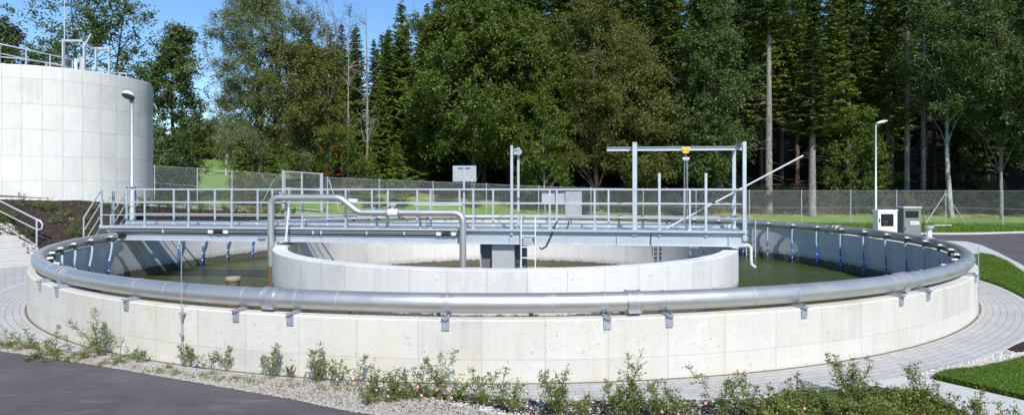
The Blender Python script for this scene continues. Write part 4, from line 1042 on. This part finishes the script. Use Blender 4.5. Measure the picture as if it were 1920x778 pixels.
def mk_spruce(seed, H, R0, cb, nd, bk, tr_r=.2, step=.42, dens=1.0, dead=True, shape=.85):
    rs = np.random.RandomState(seed); b = MB()
    b.tube([(0, 0, -.3), (rs.normal(0, .05), 0, H*.3), (rs.normal(0, .06), rs.normal(0, .05), H*.65), (0, 0, H)], [tr_r*1.15, tr_r*.9, tr_r*.55, .015], 9, cap=False)
    if dead and cb > 3:
        for _ in range(int(cb*3.5)):
            z = rs.uniform(1.5, cb); a = rs.uniform(0, 2*PI); L = rs.uniform(.3, 1.3); limb_tubes(b, (0, 0, z), (L*math.cos(a), L*math.sin(a), z-rs.uniform(-.1, .45)), .022, .006, rs, 3, .08, 3)
    C = []; A = []; B = []; z = cb
    while z < H-.15:
        t = (z-cb)/(H-cb); Lm = R0*((1-t)**shape)*min(1, .55+t*5); nb = max(3, int(rs.uniform(5, 8)*dens)) 
        a0 = rs.uniform(0, 6.28)
        for k in range(nb):
            a = a0+2*PI*k/nb+rs.normal(0, .2); L = Lm*rs.uniform(.6, 1.15)+.12; d = np.array([math.cos(a), math.sin(a), 0]); sd_ = np.array([-d[1], d[0], 0]); zz = z+rs.uniform(-.2, .2)
            dr = .30*(1-t)+.02; ms = max(3, int(L/.15)); s_ = (np.arange(ms)+.6)/ms
            up_ = .25*t
            P_ = d[None]*(s_*L)[:, None]; P_[:, 2] = zz+L*(-dr*s_*1.5+dr*.9*s_**2.5+up_*s_)
            tl = (.10+.34*L**.6*np.sin(PI*np.clip(s_*.82+.12, 0, 1)))*rs.uniform(.75, 1.2, ms)
            for sg_ in (-1, 1):
                td = unit(d[None]*.55+sd_[None]*sg_*rs.uniform(.6, 1.0, ms)[:, None]+np.array([0, 0, -1])[None]*rs.uniform(.1, .65, ms)[:, None])
                C.append(P_+td*tl[:, None]*.5); A.append(td*tl[:, None]*.58)
                nn = unit(np.cross(td, np.array([0, 0, 1.0])+rs.normal(0, .35, (ms, 3)))); B.append(nn*rs.uniform(.035, .075, ms)[:, None]*(1+.5*L**.3))
            # hanging twigs
            td = unit(rs.normal(0, .3, (ms, 3))+np.array([0, 0, -1])+d*.3); hl = tl*.75
            C.append(P_+td*hl[:, None]*.5); A.append(td*hl[:, None]*.5); B.append(unit(np.cross(td, rs.normal(0, 1, (ms, 3))))*.05)
        z += step*rs.uniform(.7, 1.25)*(1-.45*t)
    C = np.concatenate(C); A = np.concatenate(A); B = np.concatenate(B); V, Q = quads(C, A, B)
    return b.build('trunk', bk), array_mesh('crown', V, Q, nd)
def plant(name, label, cat, meshes, x, y, rz=0, sc_=1.0, group=None, dz=0, sxy=None, own=True):
    t = thing(name, label, cat, (x, y, h(x, y)+dz), rz, group); t.scale = (sxy or sc_, sxy or sc_, sc_)
    for m in meshes:
        o = m if own else m.copy()
        if not own: COL.objects.link(o)
        o.parent = t
    return t
rt = random.Random(11)
def T(px, z): return wx(px, z), z
def toH(py, px, z): x, y = T(px, z); return wz(py, z)-h(x, y)
# --- named trees
def B(name, label, px, z, ytop, cat='tree', **k):
    x, y = T(px, z); H = toH(ytop, px, z); t = plant(name, label, cat, mk_broad(H=H, **k), x, y); return t
B('alder_tree', 'tall leafy alder rising directly behind the round tank', 185, 40, -40, seed=1, R0=4.3, cb=3.5, lf=M['lf_alder'], bk=M['bk_dark'], ncl=190, tw=9, lpt=10, ls=.13, clr=1.0, gap=.25, prof='round', twigs=70, stems=2)
B('alder_tree', 'conical dark green alder just right of the round tank', 333, 41, 54, seed=2, R0=3.0, cb=1.2, lf=M['lf_alder'], bk=M['bk_dark'], ncl=210, tw=11, lpt=10, ls=.12, clr=.75, prof='cone', gap=-.2)
B('leafy_tree', 'leafy tree cut off by the left edge of the photo above the tank railing', -48, 38, 30, seed=3, R0=2.7, cb=4, lf=M['lf_dark'], bk=M['bk_dark'], ncl=110, ls=.13, clr=.8)
B('bare_tree', 'pale thin bare tree behind the tank railing', 66, 46, 68, seed=4, R0=1.6, cb=6, lf=M['lf_brown'], bk=M['bk_grey'], ncl=46, tw=2, lpt=3, ls=.05, clr=.7, twigs=46, stems=3, trunk_r=.07)
B('brown_tree', 'small brownish tree behind the tank railing next to the lifting frame', 88, 44, 96, seed=5, R0=1.4, cb=5, lf=M['lf_brown'], bk=M['bk_dark'], ncl=60, tw=7, lpt=7, ls=.07, clr=.5)
B('willow_tree', 'big round grey-green willow left of the conifers against the sky', 500, 43, -8, seed=6, R0=3.5, cb=5.0, lf=M['lf_willow'], bk=M['bk_dark'], ncl=330, tw=14, lpt=13, ls=.095, lw=.42, clr=.8, gap=-.3, prof='round', trunk_r=.26, twigs=60, stems=2)
B('willow_tree', 'lower olive willow crown leaning below the big round willow', 478, 41.5, 150, seed=7, R0=2.5, cb=1.4, lf=M['lf_willow'], bk=M['bk_dark'], ncl=150, tw=14, lpt=12, ls=.085, lw=.4, clr=.75, prof='round', trunk_r=.16)
B('olive_tree', 'bushy olive green tree between the willow and the thin birches', 575, 41.5, 90, seed=8, R0=2.9, cb=1.2, lf=M['lf_olive'], bk=M['bk_dark'], ncl=230, tw=12, lpt=11, ls=.095, clr=.8, prof='round', trunk_r=.15)
B('sparse_tree', 'thin half bare tree with a wispy crown above the olive tree', 612, 42, -6, seed=9, R0=1.9, cb=6, lf=M['lf_brown'], bk=M['bk_grey'], ncl=90, tw=5, lpt=6, ls=.06, clr=.8, stems=3, trunk_r=.10, twigs=90)
B('bare_birch', 'slim nearly leafless birch, left of a pair, rising above the rowan', 655, 40.5, 5, seed=10, R0=.8, cb=4, lf=M['lf_brown'], bk=M['bk_grey'], ncl=40, tw=3, lpt=4, ls=.05, clr=.45, trunk_r=.085, twigs=38)
B('bare_birch', 'slim nearly leafless birch, right of a pair, with a pale trunk', 686, 40.3, -10, seed=12, R0=1.0, cb=4, lf=M['lf_brown'], bk=M['bk_grey'], ncl=44, tw=3, lpt=4, ls=.05, clr=.5, trunk_r=.10, twigs=40)
rw = B('rowan_tree', 'small rowan with clusters of red berries in front of the conifers', 640, 39.2, 232, seed=13, R0=1.35, cb=1.3, lf=M['lf_maple'], bk=M['bk_dark'], ncl=75, tw=9, lpt=9, ls=.075, clr=.5, trunk_r=.06)
rs = np.random.RandomState(5); pts = []
for _ in range(15):
    c = np.array([rs.normal(-.1, .85), -1.0+rs.normal(0, .3), rs.uniform(1.9, 3.9)]); pts.append(c+rs.normal(0, .06, (8, 3)))
pts = np.concatenate(pts); n = len(pts); V = ICO[None]*.026+pts[:, None]
o = array_mesh('berries', V.reshape(-1, 3), (ICF[None]+np.arange(n)[:, None, None]*12).reshape(-1, 3), M['berry'], rw); o['kind'] = 'stuff'
B('maple_tree', 'broad bright green maple near the middle of the treeline', 885, 41, -30, seed=14, R0=3.3, cb=3.2, lf=M['lf_maple'], bk=M['bk_dark'], ncl=300, tw=13, lpt=11, ls=.13, clr=.9, trunk_r=.2)
B('maple_tree', 'dark green maple filling the gap right of the bright maple', 1000, 42.5, 30, seed=15, R0=3.1, cb=2.6, lf=M['lf_maple'], bk=M['bk_dark'], ncl=260, tw=12, lpt=11, ls=.12, clr=.85, trunk_r=.17)
B('young_maple', 'small light green maple standing behind the grey panel sign', 1022, 39.6, 195, seed=16, R0=1.6, cb=1.6, lf=M['lf_maple'], bk=M['bk_grey'], ncl=90, tw=10, lpt=10, ls=.10, clr=.6, trunk_r=.07)
B('linden_tree', 'large olive yellow linden left of the hoist gantry', 1120, 42, -50, seed=17, R0=3.5, cb=3.0, lf=M['lf_linden'], bk=M['bk_dark'], ncl=340, tw=14, lpt=12, ls=.095, clr=.85, trunk_r=.2)
B('linden_tree', 'lower olive linden right behind the hoist gantry beam', 1215, 40.8, 130, seed=18, R0=2.1, cb=2.0, lf=M['lf_linden'], bk=M['bk_dark'], ncl=150, tw=12, lpt=11, ls=.095, clr=.75, trunk_r=.13)
B('alder_tree', 'tall grey-green alder with drooping leaf clumps behind the gantry posts', 1325, 40.5, -30, seed=19, R0=2.4, cb=2.4, lf=M['lf_alder'], bk=M['bk_dark'], ncl=330, tw=12, lpt=11, ls=.115, clr=.75, prof='column', trunk_r=.16)
B('birch_tree', 'birch with a dark crown and white trunk near the fence braces', 1785, 40.5, -60, seed=20, R0=2.3, cb=6.0, lf=M['lf_alder'], bk=M['bk_birch'], ncl=130, tw=11, lpt=10, ls=.10, clr=.85, trunk_r=.17)
B('alder_tree', 'leafy grey-green alder in the upper right corner', 1878, 39.5, -60, seed=21, R0=2.7, cb=4.6, lf=M['lf_alder'], bk=M['bk_grey'], ncl=290, tw=12, lpt=11, ls=.11, clr=.85, trunk_r=.11)
B('alder_tree', 'alder partly cut off by the right edge of the photo', 1975, 39, -30, seed=22, R0=2.8, cb=3.6, lf=M['lf_alder'], bk=M['bk_grey'], ncl=220, tw=12, lpt=11, ls=.11, clr=.85, trunk_r=.15)
B('young_beech', 'bright green small tree in front of the dark forest left of the right lamp', 1598, 43, 208, seed=23, R0=1.7, cb=1.0, lf=M['lf_maple'], bk=M['bk_dark'], ncl=120, tw=11, lpt=10, ls=.10, clr=.65, trunk_r=.07)
# --- spruces with their own place
sprA = mk_spruce(41, 16, 3.1, .9, M['needle'], M['bk_dark'], .18)
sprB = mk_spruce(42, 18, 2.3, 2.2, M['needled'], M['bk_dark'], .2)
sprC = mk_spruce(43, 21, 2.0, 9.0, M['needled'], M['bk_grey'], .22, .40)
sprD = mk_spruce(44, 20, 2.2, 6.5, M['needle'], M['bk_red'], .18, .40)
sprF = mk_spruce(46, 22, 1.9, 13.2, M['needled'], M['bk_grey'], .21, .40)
sprE = mk_spruce(45, 7, 1.7, .25, M['needle'], M['bk_dark'], .09, .32)
used = set()
def S(kind, name, label, px, z, ytop=None, sc_=None, group=None, sxy=None):
    x, y = T(px, z); H0 = {id(sprA): 16, id(sprB): 18, id(sprC): 21, id(sprD): 20, id(sprE): 7, id(sprF): 22}[id(kind)]
    s_ = sc_ if sc_ else toH(ytop, px, z)/H0
    own = id(kind) not in used; used.add(id(kind))
    plant(name, label, 'spruce', kind, x, y, rt.uniform(0, 6.28), s_, group, own=own, sxy=sxy or s_)
S(sprA, 'spruce_tree', 'spruce with a pointed top against the sky, left of the maple', 752, 47, 0)
S(sprA, 'spruce_tree', 'second pointed spruce top against the sky just left of the maple', 820, 50, -6)
S(sprA, 'spruce_tree', 'spruce top showing between the two bare birches', 668, 50, 45)
S(sprA, 'spruce_tree', 'spruce behind the wispy half bare tree', 620, 52, 55)
S(sprA, 'spruce_tree', 'bright green spruce with drooping boughs low behind the rowan', 715, 43, 150)
S(sprA, 'spruce_tree', 'drooping green spruce directly left of the bright maple trunk', 775, 43.5, 120)
S(sprE, 'young_spruce', 'small dark spruce low under the olive willow', 452, 38.7, 255)
S(sprE, 'young_spruce', 'small dark spruce under the big round willow, right of its lower neighbour', 512, 39, 262)
S(sprE, 'young_spruce', 'low spreading spruce at the foot of the birches', 745, 39.5, 262)
S(sprE, 'young_spruce', 'low spruce left of the young maple behind the fence', 700, 39.2, 285)
S(sprF, 'tall_spruce', 'thick bare grey spruce trunk, the leftmost in the dark forest edge', 1441, 42, -170, sxy=1.1)
S(sprC, 'tall_spruce', 'grey spruce trunk leaning slightly, base on the dry grass behind the fence', 1523, 41, 40, sxy=1.05)
S(sprD, 'tall_spruce', 'reddish bare spruce trunk between the two grey ones', 1495, 46, -60)
S(sprF, 'tall_spruce', 'slim pale spruce trunk left of a close pair above the right lamp', 1700, 44.5, -190, sxy=.85)
S(sprF, 'tall_spruce', 'slim pale spruce trunk right of the right lamp head', 1731, 45, -190, sxy=.75)
S(sprD, 'tall_spruce', 'reddish slim spruce trunk left of the dark birch', 1752, 50, -140, sxy=.8)
S(sprD, 'tall_spruce', 'dark slim spruce trunk close beside the leftmost grey trunk', 1428, 46, -90, sxy=.8)
S(sprC, 'tall_spruce', 'thin spruce trunk in shade between the gantry and the grey trunks', 1466, 50, -90, sxy=.7)
S(sprD, 'green_spruce', 'lit green spruce with low boughs left of the right street lamp', 1565, 44.5, -60)
S(sprA, 'green_spruce', 'bright green spruce behind the right street lamp', 1622, 46, 60)
S(sprA, 'green_spruce', 'green spruce top filling the sky between the lamp and the tall trunks', 1655, 52, -60)
# --- forest behind, shared look
n = 0
G_ = 'dark spruces standing deep in the forest'
LB = 'tall dark spruce standing deep in the forest behind the fence'
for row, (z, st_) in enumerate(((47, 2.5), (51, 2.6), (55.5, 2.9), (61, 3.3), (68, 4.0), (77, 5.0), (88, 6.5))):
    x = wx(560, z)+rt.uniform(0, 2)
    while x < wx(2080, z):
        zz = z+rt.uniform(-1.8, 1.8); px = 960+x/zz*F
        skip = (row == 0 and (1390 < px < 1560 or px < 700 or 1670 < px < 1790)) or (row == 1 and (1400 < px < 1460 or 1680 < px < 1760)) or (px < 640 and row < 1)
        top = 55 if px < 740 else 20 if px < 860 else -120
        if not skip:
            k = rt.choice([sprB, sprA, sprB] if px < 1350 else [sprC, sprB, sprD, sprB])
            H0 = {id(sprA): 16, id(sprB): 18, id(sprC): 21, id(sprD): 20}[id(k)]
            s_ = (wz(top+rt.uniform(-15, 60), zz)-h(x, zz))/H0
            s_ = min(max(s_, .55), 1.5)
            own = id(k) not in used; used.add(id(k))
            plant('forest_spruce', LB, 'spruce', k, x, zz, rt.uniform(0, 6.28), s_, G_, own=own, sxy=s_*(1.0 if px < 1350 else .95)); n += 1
        x += st_*rt.uniform(.75, 1.3)
# --- shrubs behind the fence
shA = mk_broad(61, 1.7, 1.15, .1, M['lf_bush'], M['bk_dark'], 46, 9, 9, .055, .6, .42, .03, stems=3)
shB = mk_broad(62, 2.1, 1.2, .1, M['lf_dark'], M['bk_dark'], 52, 10, 9, .065, .6, .45, .03, stems=3)
us2 = set(); n = 0
def shrub(px, z, s_, k, label, group):
    x, y = T(px, z); own = id(k) not in us2; us2.add(id(k)); plant('wild_shrub', label, 'shrub', k, x, y, rt.uniform(0, 6.28), s_, group, own=own)
for i in range(48):
    px = 1330+i*13.5+rt.uniform(-6, 6); z = rt.choice([rt.uniform(42.0, 43.2), rt.uniform(44.5, 48)])
    k = shA if rt.random() < .5 else shB
    shrub(px, z, rt.uniform(.5, .95), k, 'low wild shrub in the undergrowth behind the right part of the fence', 'undergrowth shrubs behind the right fence')
for i in range(14):
    px = 440+i*64+rt.uniform(-12, 12); z = rt.uniform(39.0, 43)
    shrub(px, z, rt.uniform(.4, .85), shB if rt.random() < .6 else shA, 'low shrub at the tree feet behind the left part of the fence', 'undergrowth shrubs behind the left fence')
shrub(306, 37.6, 1.05, shB, 'dark bush behind the fence right beside the round tank', None); shrub(330, 37.8, 1.1, shB, 'dark bush below the conical alder behind the fence', None)
shrub(452, 37.4, 1.0, shA, 'grey-green bush leaning on the fence left of the gate', None); shrub(487, 37.6, 1.1, shA, 'grey-green bush behind the fence close to the gate', None)
# --- far trees beyond the meadow
far = mk_broad(71, 9, 3.6, .8, M['lf_olive'], M['bk_dark'], 90, 9, 8, .28, .6, 1.5, .15)
far2 = mk_broad(72, 9, 3.2, .6, M['lf_alder'], M['bk_dark'], 90, 9, 8, .28, .6, 1.5, .15)
for i in range(34):
    z = rt.uniform(118, 165); px = 330+i*9+rt.uniform(-6, 6); x, y = T(px, z); k = far if i % 2 else far2; own = i < 2
    plant('distant_tree', 'distant rounded tree on the rise beyond the green meadow', 'tree', k, x, y, rt.uniform(0, 6), rt.uniform(.65, .95), 'distant trees beyond the meadow', own=own)
B('meadow_birch', 'pale green birch at the far end of the meadow', 424, 75, 190, seed=73, R0=1.8, cb=2, lf=M['lf_linden'], bk=M['bk_birch'], ncl=90, tw=8, lpt=8, ls=.12, clr=.8)

# ================================================================ ROSES
def rose(seed, H, spread, nst, flowers=0, creeping=False, base=18):
    rs = np.random.RandomState(seed); b = MB(); C = []; A = []; W = []; tips = []
    def stem(p, d, L, r, lev):
        n = max(5, int(L/.03)); pts = [np.array(p)]; dd = np.array(d, float)
        for i in range(n):
            dd = unit(dd+rs.normal(0, .07, 3)+np.array([0, 0, -.012 if not creeping else -.05])); pts.append(pts[-1]+dd*L/n)
            if creeping and pts[-1][2] < .02: pts[-1][2] = .02
        b.tube([tuple(q) for q in pts], [r*(1-.7*i/n) for i in range(n+1)], 4, cap=False)
        for i in range(1 if lev else 2, n+1):
            for sg_ in (-1, 1):
                s_ = unit(np.cross(dd, [0, 0, 1])+rs.normal(0, .35, 3))*sg_
                a = unit(s_*1.0+dd*.4+np.array([0, 0, .15])); l = rs.uniform(.007, .0145)
                for m in range(2 if lev else 3): C.append(pts[i]+a*l*(1.1+m*1.5)+rs.normal(0, .005, 3)); A.append(unit(a+rs.normal(0, .5, 3))*l); W.append(unit(np.cross(A[-1], [rs.normal(0, .4), rs.normal(0, .4), 1]))*l*.58)
            if lev == 0 and i > n*.12 and rs.rand() < (.95 if base < 8 else .5):
                s_ = unit(np.cross(dd, rs.normal(0, 1, 3))) if base >= 8 else unit(np.array([(-1)**i, rs.normal(0, .35), .1])); stem(pts[i], unit(s_*.9+dd*.55), L*rs.uniform(.22, .42)*(1.12-i/n), r*.5, 1)
        tips.append(pts[-1])
    for k in range(nst):
        a = 2*PI*k/nst+rs.uniform(-.5, .5); sp = spread*rs.uniform(.3, 1.2); L = H*rs.uniform(.55, 1.0)*(1.15 if k == 0 else 1)
        if k == 0: sp = .12
        stem((rs.normal(0, .03), rs.normal(0, .03), 0), unit(np.array([math.cos(a)*sp, math.sin(a)*sp, .55 if creeping else 1])), L, .0045, 0)
    if not creeping:  # dense base
        for _ in range(int(base*H/.4)):
            a = rs.uniform(0, 6.28); rr = abs(rs.normal(0, .10+.12*spread)); c = np.array([rr*math.cos(a), rr*math.sin(a), rs.uniform(.02, .22)])
            for m in range(3): C.append(c+rs.normal(0, .018, 3)); v = unit(rs.normal(0, 1, 3)); A.append(v*.015); W.append(unit(np.cross(v, rs.normal(0, 1, 3)))*.009)
    C = np.array(C); A = np.array(A); W = np.array(W); V, Q = quads(C, A, W)
    st_ = b.build('stems', M['bk_stem']); lv = array_mesh('leaves', V, Q, M['lf_rose']); out = [st_, lv]
    for k in range(flowers):
        a = rs.uniform(0, 6.28); rr = rs.uniform(.02, .16+.2*spread); c = np.array([rr*math.cos(a), rr*math.sin(a)-.04, rs.uniform(.06, H*.42)]); P_ = []; Q_ = []
        CC = []; AA = []; BB = []
        for m in range(13):
            v = unit(rs.normal(0, 1, 3)+np.array([0, -.5, .6])); CC.append(c+v*.009); t_ = unit(np.cross(v, rs.normal(0, 1, 3))); AA.append(t_*.013); BB.append(unit(np.cross(v, t_))*.011)
        V, Q = quads(np.array(CC), np.array(AA), np.array(BB)); out.append(array_mesh('flower', V, Q, M['petal']))
    return out
M['bk_stem'] = plain('rose_stems', (.14, .15, .05), .7, var=.3)
def put(ms, px, py, label, cat='shrub', name='rose_shrub', group=None, z0=.02, s_=1, rz=None, own=True):
    x, y = gp(px, py); t = thing(name, label, cat, (x, y, h(x, y)+z0), rt.uniform(0, 6.28) if rz is None else rz, group); t.scale = (s_,)*3
    for m in ms:
        o = m if own else m.copy()
        if not own: COL.objects.link(o)
        o.parent = t
    return t
RL = [
 (182, 668, .70, .55, 10, 0, 'tall feathery green shrub alone against the left curve of the basin wall'),
 (268, 681, .20, .9, 5, 1, 'low sprawling rose with a single pink flower right of the feathery shrub'),
 (352, 690, .36, .7, 6, 0, 'rose shrub under the vertical steel rod'),
 (392, 694, .34, .6, 6, 0, 'rose shrub just right of the one under the steel rod'),
 (432, 697, .26, .9, 5, 0, 'low loose rose shrub, third right of the steel rod'),
 (508, 710, .38, .55, 7, 0, 'upright leafy rose shrub alone between the steel rod and the middle of the wall'),
 (540, 712, .16, 1., 4, 0, 'tiny rose sprig beside the upright leafy shrub'),
 (598, 720, .44, .55, 8, 2, 'rose shrub with two tall thin shoots and low pink flowers'),
 (632, 724, .28, .8, 6, 2, 'short rose shrub with pink flowers right of the two-shoot shrub'),
 (668, 728, .34, .6, 4, 0, 'sparse twiggy rose at the end of the gravel verge'),
 (705, 745, .34, .8, 8, 4, 'dense rose shrub with pink buds where the mulch begins'),
 (742, 752, .36, .7, 8, 1, 'dense leafy rose shrub second in the mulch bed'),
 (786, 752, .44, .6, 8, 0, 'dense rose shrub third in the mulch bed'),
 (825, 752, .56, .4, 7, 4, 'rose shrub with two long arching shoots above pink flowers'),
 (852, 757, .28, .9, 8, 8, 'low rose shrub covered with bright pink flowers'),
 (905, 764, .52, .5, 9, 0, 'rose shrub with one tall thin shoot near the middle of the wall'),
 (952, 772, .44, .7, 10, 0, 'wide leafy green shrub right of the tall thin shoot'),
 (1045, 786, .58, .6, 12, 0, 'big bushy green shrub in the middle foreground'),
 (1095, 792, .40, .7, 8, 0, 'lower green shrub right of the big bushy one'),
 (1150, 786, .42, .7, 8, 0, 'airy rose shrub left of the tallest arching shoot'),
 (1190, 788, .76, .5, 10, 0, 'rose shrub with the tallest arching shoot in the foreground'),
 (1232, 788, .54, .6, 10, 0, 'leaning leafy rose shrub right of the tallest arching shoot'),
 (1275, 790, .40, .8, 8, 5, 'rose shrub with pale pink flowers in the lower foreground'),
 (1350, 792, .78, .4, 7, 2, 'thin rose with a long bent shoot over the paving'),
 (1400, 784, .50, .6, 8, 3, 'rose shrub beside the white pebbles with a feathery shoot'),
 (1440, 790, .36, .9, 9, 5, 'low rose with pink flowers left of the ground cover'),
 (1496, 768, .40, .6, 8, 0, 'upright rose shrub left of the pointed green one'),
 (1592, 748, .58, .55, 13, 0, 'pointed dense green shrub standing out against the pale paving'),
 (1545, 776, .34, 1., 12, 5, 'dense mounded ground rose in front of the pointed shrub'),
 (1640, 772, .34, 1., 12, 5, 'dense mounded ground rose right of the pointed shrub'),
 (1722, 772, .58, .6, 9, 8, 'airy rose shrub with pink flowers at the start of the concrete path'),
 (1590, 792, .34, 1., 11, 7, 'pink flowering ground rose at the bottom edge'),
 (1680, 794, .34, 1., 11, 8, 'pink flowering ground rose at the bottom edge next to the path'),
 (1780, 794, .44, .7, 8, 4, 'rose shrub overhanging the concrete path'),
 (1830, 800, .36, .8, 7, 2, 'loose rose at the bottom right over the path'),
 (1900, 806, .34, .8, 6, 0, 'small twiggy rose in the bottom right corner'),
 (1490, 798, .34, 1., 10, 6, 'low ground rose at the bottom edge left of the green mound'),
]
for i, (px, py, H, sp, ns_, fl, lb) in enumerate(RL):
    lf_ = px < 690; put(rose(100+i, H*(1.0 if lf_ else .88), sp, max(2, ns_//2) if lf_ else max(3, int(ns_*.75)), fl, base=4 if lf_ else 18), px, py, lb, rz=rt.uniform(-.3, .3))
for i, (px, py, fl, lb) in enumerate([(8, 652, 0, 'creeping rose shoots at the very left edge over the gravel'), (58, 656, 0, 'dark creeping rose left of the feathery shrub'), (95, 668, 0, 'creeping rose between the left edge and the feathery shrub'), (132, 674, 1, 'creeping rose touching the foot of the feathery shrub'), (232, 676, 0, 'short creeping rose right at the wall joint'), (708, 756, 0, 'flat creeping rose shoot lying on the gravel verge')]):
    put(rose(160+i, .36, 1.3, 7, fl, True), px, py, lb, name='creeping_rose')
tag(stones('ground_cover', [], .1, .1, M['chip'], 1), kind='stuff') if False else None
# low leafy ground cover in the bed
rs = np.random.RandomState(9); gc_ = [gp(1440, 772), gp(1530, 760), gp(1600, 752), gp(1700, 757), gp(1780, 778), gp(1860, 810), (3.9, 5.3), (2.2, 5.5)]
pp = sample(gc_, 16000, rt); n = len(pp); hh = np.array([.05+.14*max(0, math.sin(x*5.1)*math.sin(y*6.3+1))+.10*max(0, math.sin(x*9+y*4)) for x, y in pp])
C = np.stack([np.array([p[0] for p in pp]), np.array([p[1] for p in pp]), .03+hh*rs.uniform(.2, 1.1, n)], 1); v = unit(rs.normal(0, 1, (n, 3))); V, Q = quads(C, v*.015, unit(np.cross(v, rs.normal(0, 1, (n, 3))))*.008)
tag(array_mesh('ground_cover', V, Q, M['lf_rose']), kind='stuff')
# leaf litter and small weeds on the gravel and along the wall foot
lit = leaf('leaf_litter', (.05, .03, .015), (.16, .10, .045), (.28, .20, .09), .1)
zone = [gp(0, 648), gp(219, 684), gp(455, 714), gp(674, 728), gp(900, 772), gp(1300, 778), gp(1600, 745), gp(1800, 766), gp(1850, 805), gp(1030, 800), gp(660, 770), gp(365, 715), gp(0, 657)]
pp = sample(zone, 1500, rt); n = len(pp); C = np.array([(x, y, .034) for x, y in pp]); v = rs.normal(0, 1, (n, 3)); v[:, 2] *= .25; v = unit(v); V, Q = quads(C, v*.014, unit(np.cross(v, [0.1, 0, 1]))*.007)
tag(array_mesh('leaf_litter', V, Q, lit), kind='stuff')
ww = []
for _ in range(150):
    px = rt.uniform(0, 1400); py = float(np.interp(px, [0, 219, 455, 674, 900, 1400], [650, 686, 714, 730, 752, 768]))+rt.uniform(-6, 10); c = gp(px, py)
    for _k in range(16): ww.append((c[0]+rt.gauss(0, .025), c[1]+rt.gauss(0, .025)))
blades('small_weeds', ww, .055, .004, M['lf_rose'], 77, .02)
# bank plants
bA = rose(201, .42, .9, 9, 0); bB = rose(202, .34, 1.1, 10, 9); bC = rose(203, .5, .6, 8, 0)
o_ = [False]*3
for i in range(46):
    q = -.86+.0112*i+rt.uniform(-.004, .004); y0 = yin(q)+.4; y = y0+(YO(q)-y0)*rt.choice([.25, .5, .8])*rt.uniform(.8, 1.1); k = rt.choice([0, 1, 2, 0]); x = q*y
    t = thing('bank_shrub', 'small green shrub with pale flowers planted in the dark bark mulch bank' if k == 1 else 'small green shrub planted in the dark bark mulch bank', 'shrub', (x, y, h(x, y)+.03), rt.uniform(0, 6), 'flowering shrubs on the mulch bank' if k == 1 else 'green shrubs on the mulch bank')
    t.scale = (rt.uniform(.8, 1.3),)*3
    for m in (bA, bB, bC)[k]:
        c = m if not o_[k] else m.copy()
        if o_[k]: COL.objects.link(c)
        c.parent = t
    o_[k] = True
